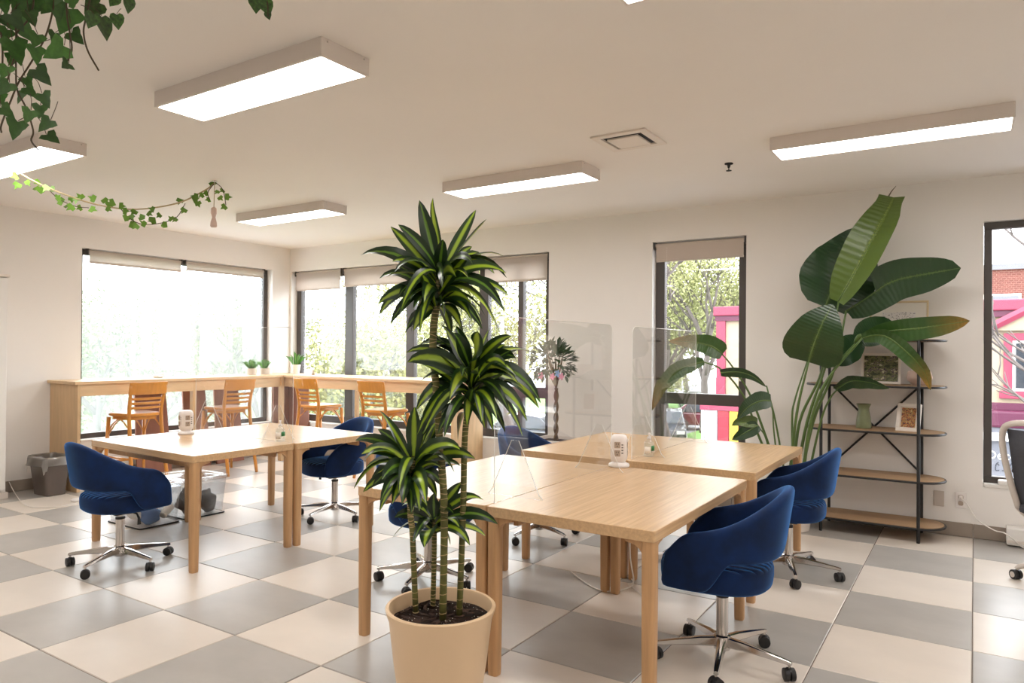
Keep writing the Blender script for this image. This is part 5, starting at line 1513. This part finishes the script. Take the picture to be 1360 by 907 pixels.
gb = MB().loft([[(.2, FY - .12, 1.92), (2.7, FY - .12, 1.92), (1.45, FY - .12, 2.6)], [(.2, FY - .001, 1.92), (2.7, FY - .001, 1.92), (1.45, FY - .001, 2.6)]]).build('pediment', M['stucco'], e)
for a, b in (((.12, 1.88), (1.45, 2.66)), ((1.45, 2.66), (2.8, 1.88))):
    MB().tube([(a[0], FY - .14, a[1]), (b[0], FY - .14, b[1])], .11, 6).build('pediment_moulding', M['pinktrim'], gb)
MB().bb(-.1, 9, FY - .06, FY - .001, -2.2, -.601).build('shop_front', M['shopsign'], e)
MB().bb(-.1, 9, FY - .12, FY - .001, GZ + .13, -2.2).build('stall_riser', M['plum'], e)
def lettering(name, txt, size, loc, m, par):
    cu = bpy.data.curves.new(name, 'FONT'); cu.body = txt; cu.size = size; cu.extrude = .01
    t = bpy.data.objects.new(name, cu); col.objects.link(t)
    dg = bpy.context.evaluated_depsgraph_get(); me = bpy.data.meshes.new_from_object(t.evaluated_get(dg))
    bpy.data.objects.remove(t); me.name = name; me.materials.clear(); me.materials.append(m)
    o = bpy.data.objects.new(name, me); col.objects.link(o); o.parent = par
    o.rotation_euler = (R(90), 0, 0); o.location = V(loc) - V(par.location)
    return o
lettering('sign_lettering', 'Decor', .27, (.235, FY - .075, -1.04), M['white'], e)
def gpt(a, b): return onY(1308 + a * .0772, 575 + b * .0772, FY - .07)
for g_ in ([(235, 500), (195, 540), (182, 600), (192, 645), (250, 640)], [(215, 515), (250, 560)], [(300, 530), (345, 520), (388, 575), (350, 600), (300, 655)], [(350, 600), (410, 640)], [(430, 580), (470, 520), (520, 560), (470, 600), (482, 650), (522, 610)]):
    MB().tube(spline([gpt(*q) for q in g_], 4), .013, 5).build('painted_mark', M['carblack'], e)
# street stand in front of the building
sx_ = -5.35
e = thing('street_stand', 'white street stand with red and yellow panels beside the cream building', 'stand', (sx_, 18.9, GZ + .121))
z0 = GZ + .121
MB().bb(sx_ - .75, sx_ + .9, 18.6, 19.3, -.15, .02).build('canopy', M['pinktrim'], e)
for k, (a, b, m_) in enumerate(((-.62, -.30, 'farwall'), (-.28, .0, 'redpanel'), (.02, .26, 'yellowpanel'), (.28, .52, 'farwall'), (.54, .8, 'redpanel'))):
    MB().bb(sx_ + a, sx_ + b, 18.62, 18.7, -1.12, -.16).build('panel', M[m_], e)
MB().bb(sx_ - .62, sx_ + .2, 18.62, 18.72, z0, -1.13).build('panel', M['farwall'], e)
MB().bb(sx_ + .22, sx_ + .8, 18.62, 18.72, z0, -1.13).build('panel', M['bluepanel'], e)
for a in (-.68, .86): MB().bb(sx_ + a - .04, sx_ + a + .04, 18.62, 19.25, z0, -.16).build('post', M['white'], e)
# brick building behind
e = thing('brick_building', 'red brick building rising behind the cream building', 'building', (2, 27, GZ))
MB().bb(-3, 14, 26.5, 34, GZ + .001, 3.95).build('wall', M['brick'], e)
MB().bb(-3.1, 14.1, 26.4, 34.1, 3.95, 4.12).build('roof_edge', M['shopsign'], e)
for x in (.28, 3.2, 6):
    f_ = MB().bb(x - .06, x + .9, 26.40, 26.495, 2.28, 3.20).build('window', M['white'], e)
    MB().bb(x, x + .84, 26.385, 26.40, 2.34, 3.14).build('pane', M['shopsign'], f_)
# ------------------------------------------------------------------ parked cars
def car(label, loc, rz, paint, seed):
    e = thing('parked_car', label, 'car', loc, rz, 'parked cars')
    def pr(prof, y0, y1, m, name, bev=.05, k=1.0):
        rings = [[(x, y0, z) for x, z in prof], [(x, y1, z) for x, z in prof]]
        return MB().loft(rings).build(name, m, e, world=False, bevel=bev)
    body = [(-2.15, .28), (2.15, .28), (2.2, .55), (2.1, .78), (1.1, .92), (-1.9, .95), (-2.2, .8)]
    pr(body, -.86, .86, paint, 'body', .08)
    cab = [(-1.75, .94), (1.05, .92), (.45, 1.42), (-.2, 1.50), (-1.1, 1.47)]
    rings = [[(x * (1 if z < 1 else .96), y * (1 if z < 1 else .84), z) for x, z in cab] for y in (-.80, .80)]
    MB().loft(rings).build('cabin', paint, e, world=False, bevel=.05)
    for s in (-1, 1):
        gl_ = [(-1.45, .98), (.82, .98), (.36, 1.36), (-1.05, 1.39)]
        MB().loft([[(x, s * (.81 - .125 * (z - .95) / .45), z) for x, z in gl_], [(x, s * (.825 - .125 * (z - .95) / .45), z) for x, z in gl_]]).build('side_window', M['carglass'], e, world=False)
        for x in (-1.35, 1.35):
            w_ = MB().tube([(x, s * .66, .32), (x, s * .88, .32)], .32, 18).build('wheel', M['tyre'], e, world=False, smooth=40)
            MB().tube([(x, s * .881, .32), (x, s * .895, .32)], .19, 14).build('rim', M['chrome'], w_, world=False)
        MB().box((2.14, s * .62, .66), (.1, .34, .13)).build('headlight', M['white'], e, world=False)
    MB().loft([[(.98, -.68, .97), (.98, .68, .97), (.47, .62, 1.39), (.47, -.62, 1.39)], [(1.02, -.68, .97), (1.02, .68, .97), (.51, .62, 1.39), (.51, -.62, 1.39)]]).build('windscreen', M['carglass'], e, world=False)
    return e
def cat_(px, d, rz, lab, paint, seed):
    q = dep(px, 460, d); car(lab, (q.x, q.y, GZ + .001), rz, paint, seed)
cat_(886, 33, R(-70), 'dark parked car with a white sheet glare, seen through the lower narrow window', M['carblack'], 1)
cat_(926, 47, R(-60), 'dark parked car in the middle of the row outside', M['carblack'], 2)
cat_(943, 38, R(15), 'wine-coloured parked car next to the street stand', M['carred'], 3)
cat_(712, 30, R(10), 'dark car on the road beyond the topiary window', M['carblack'], 4)
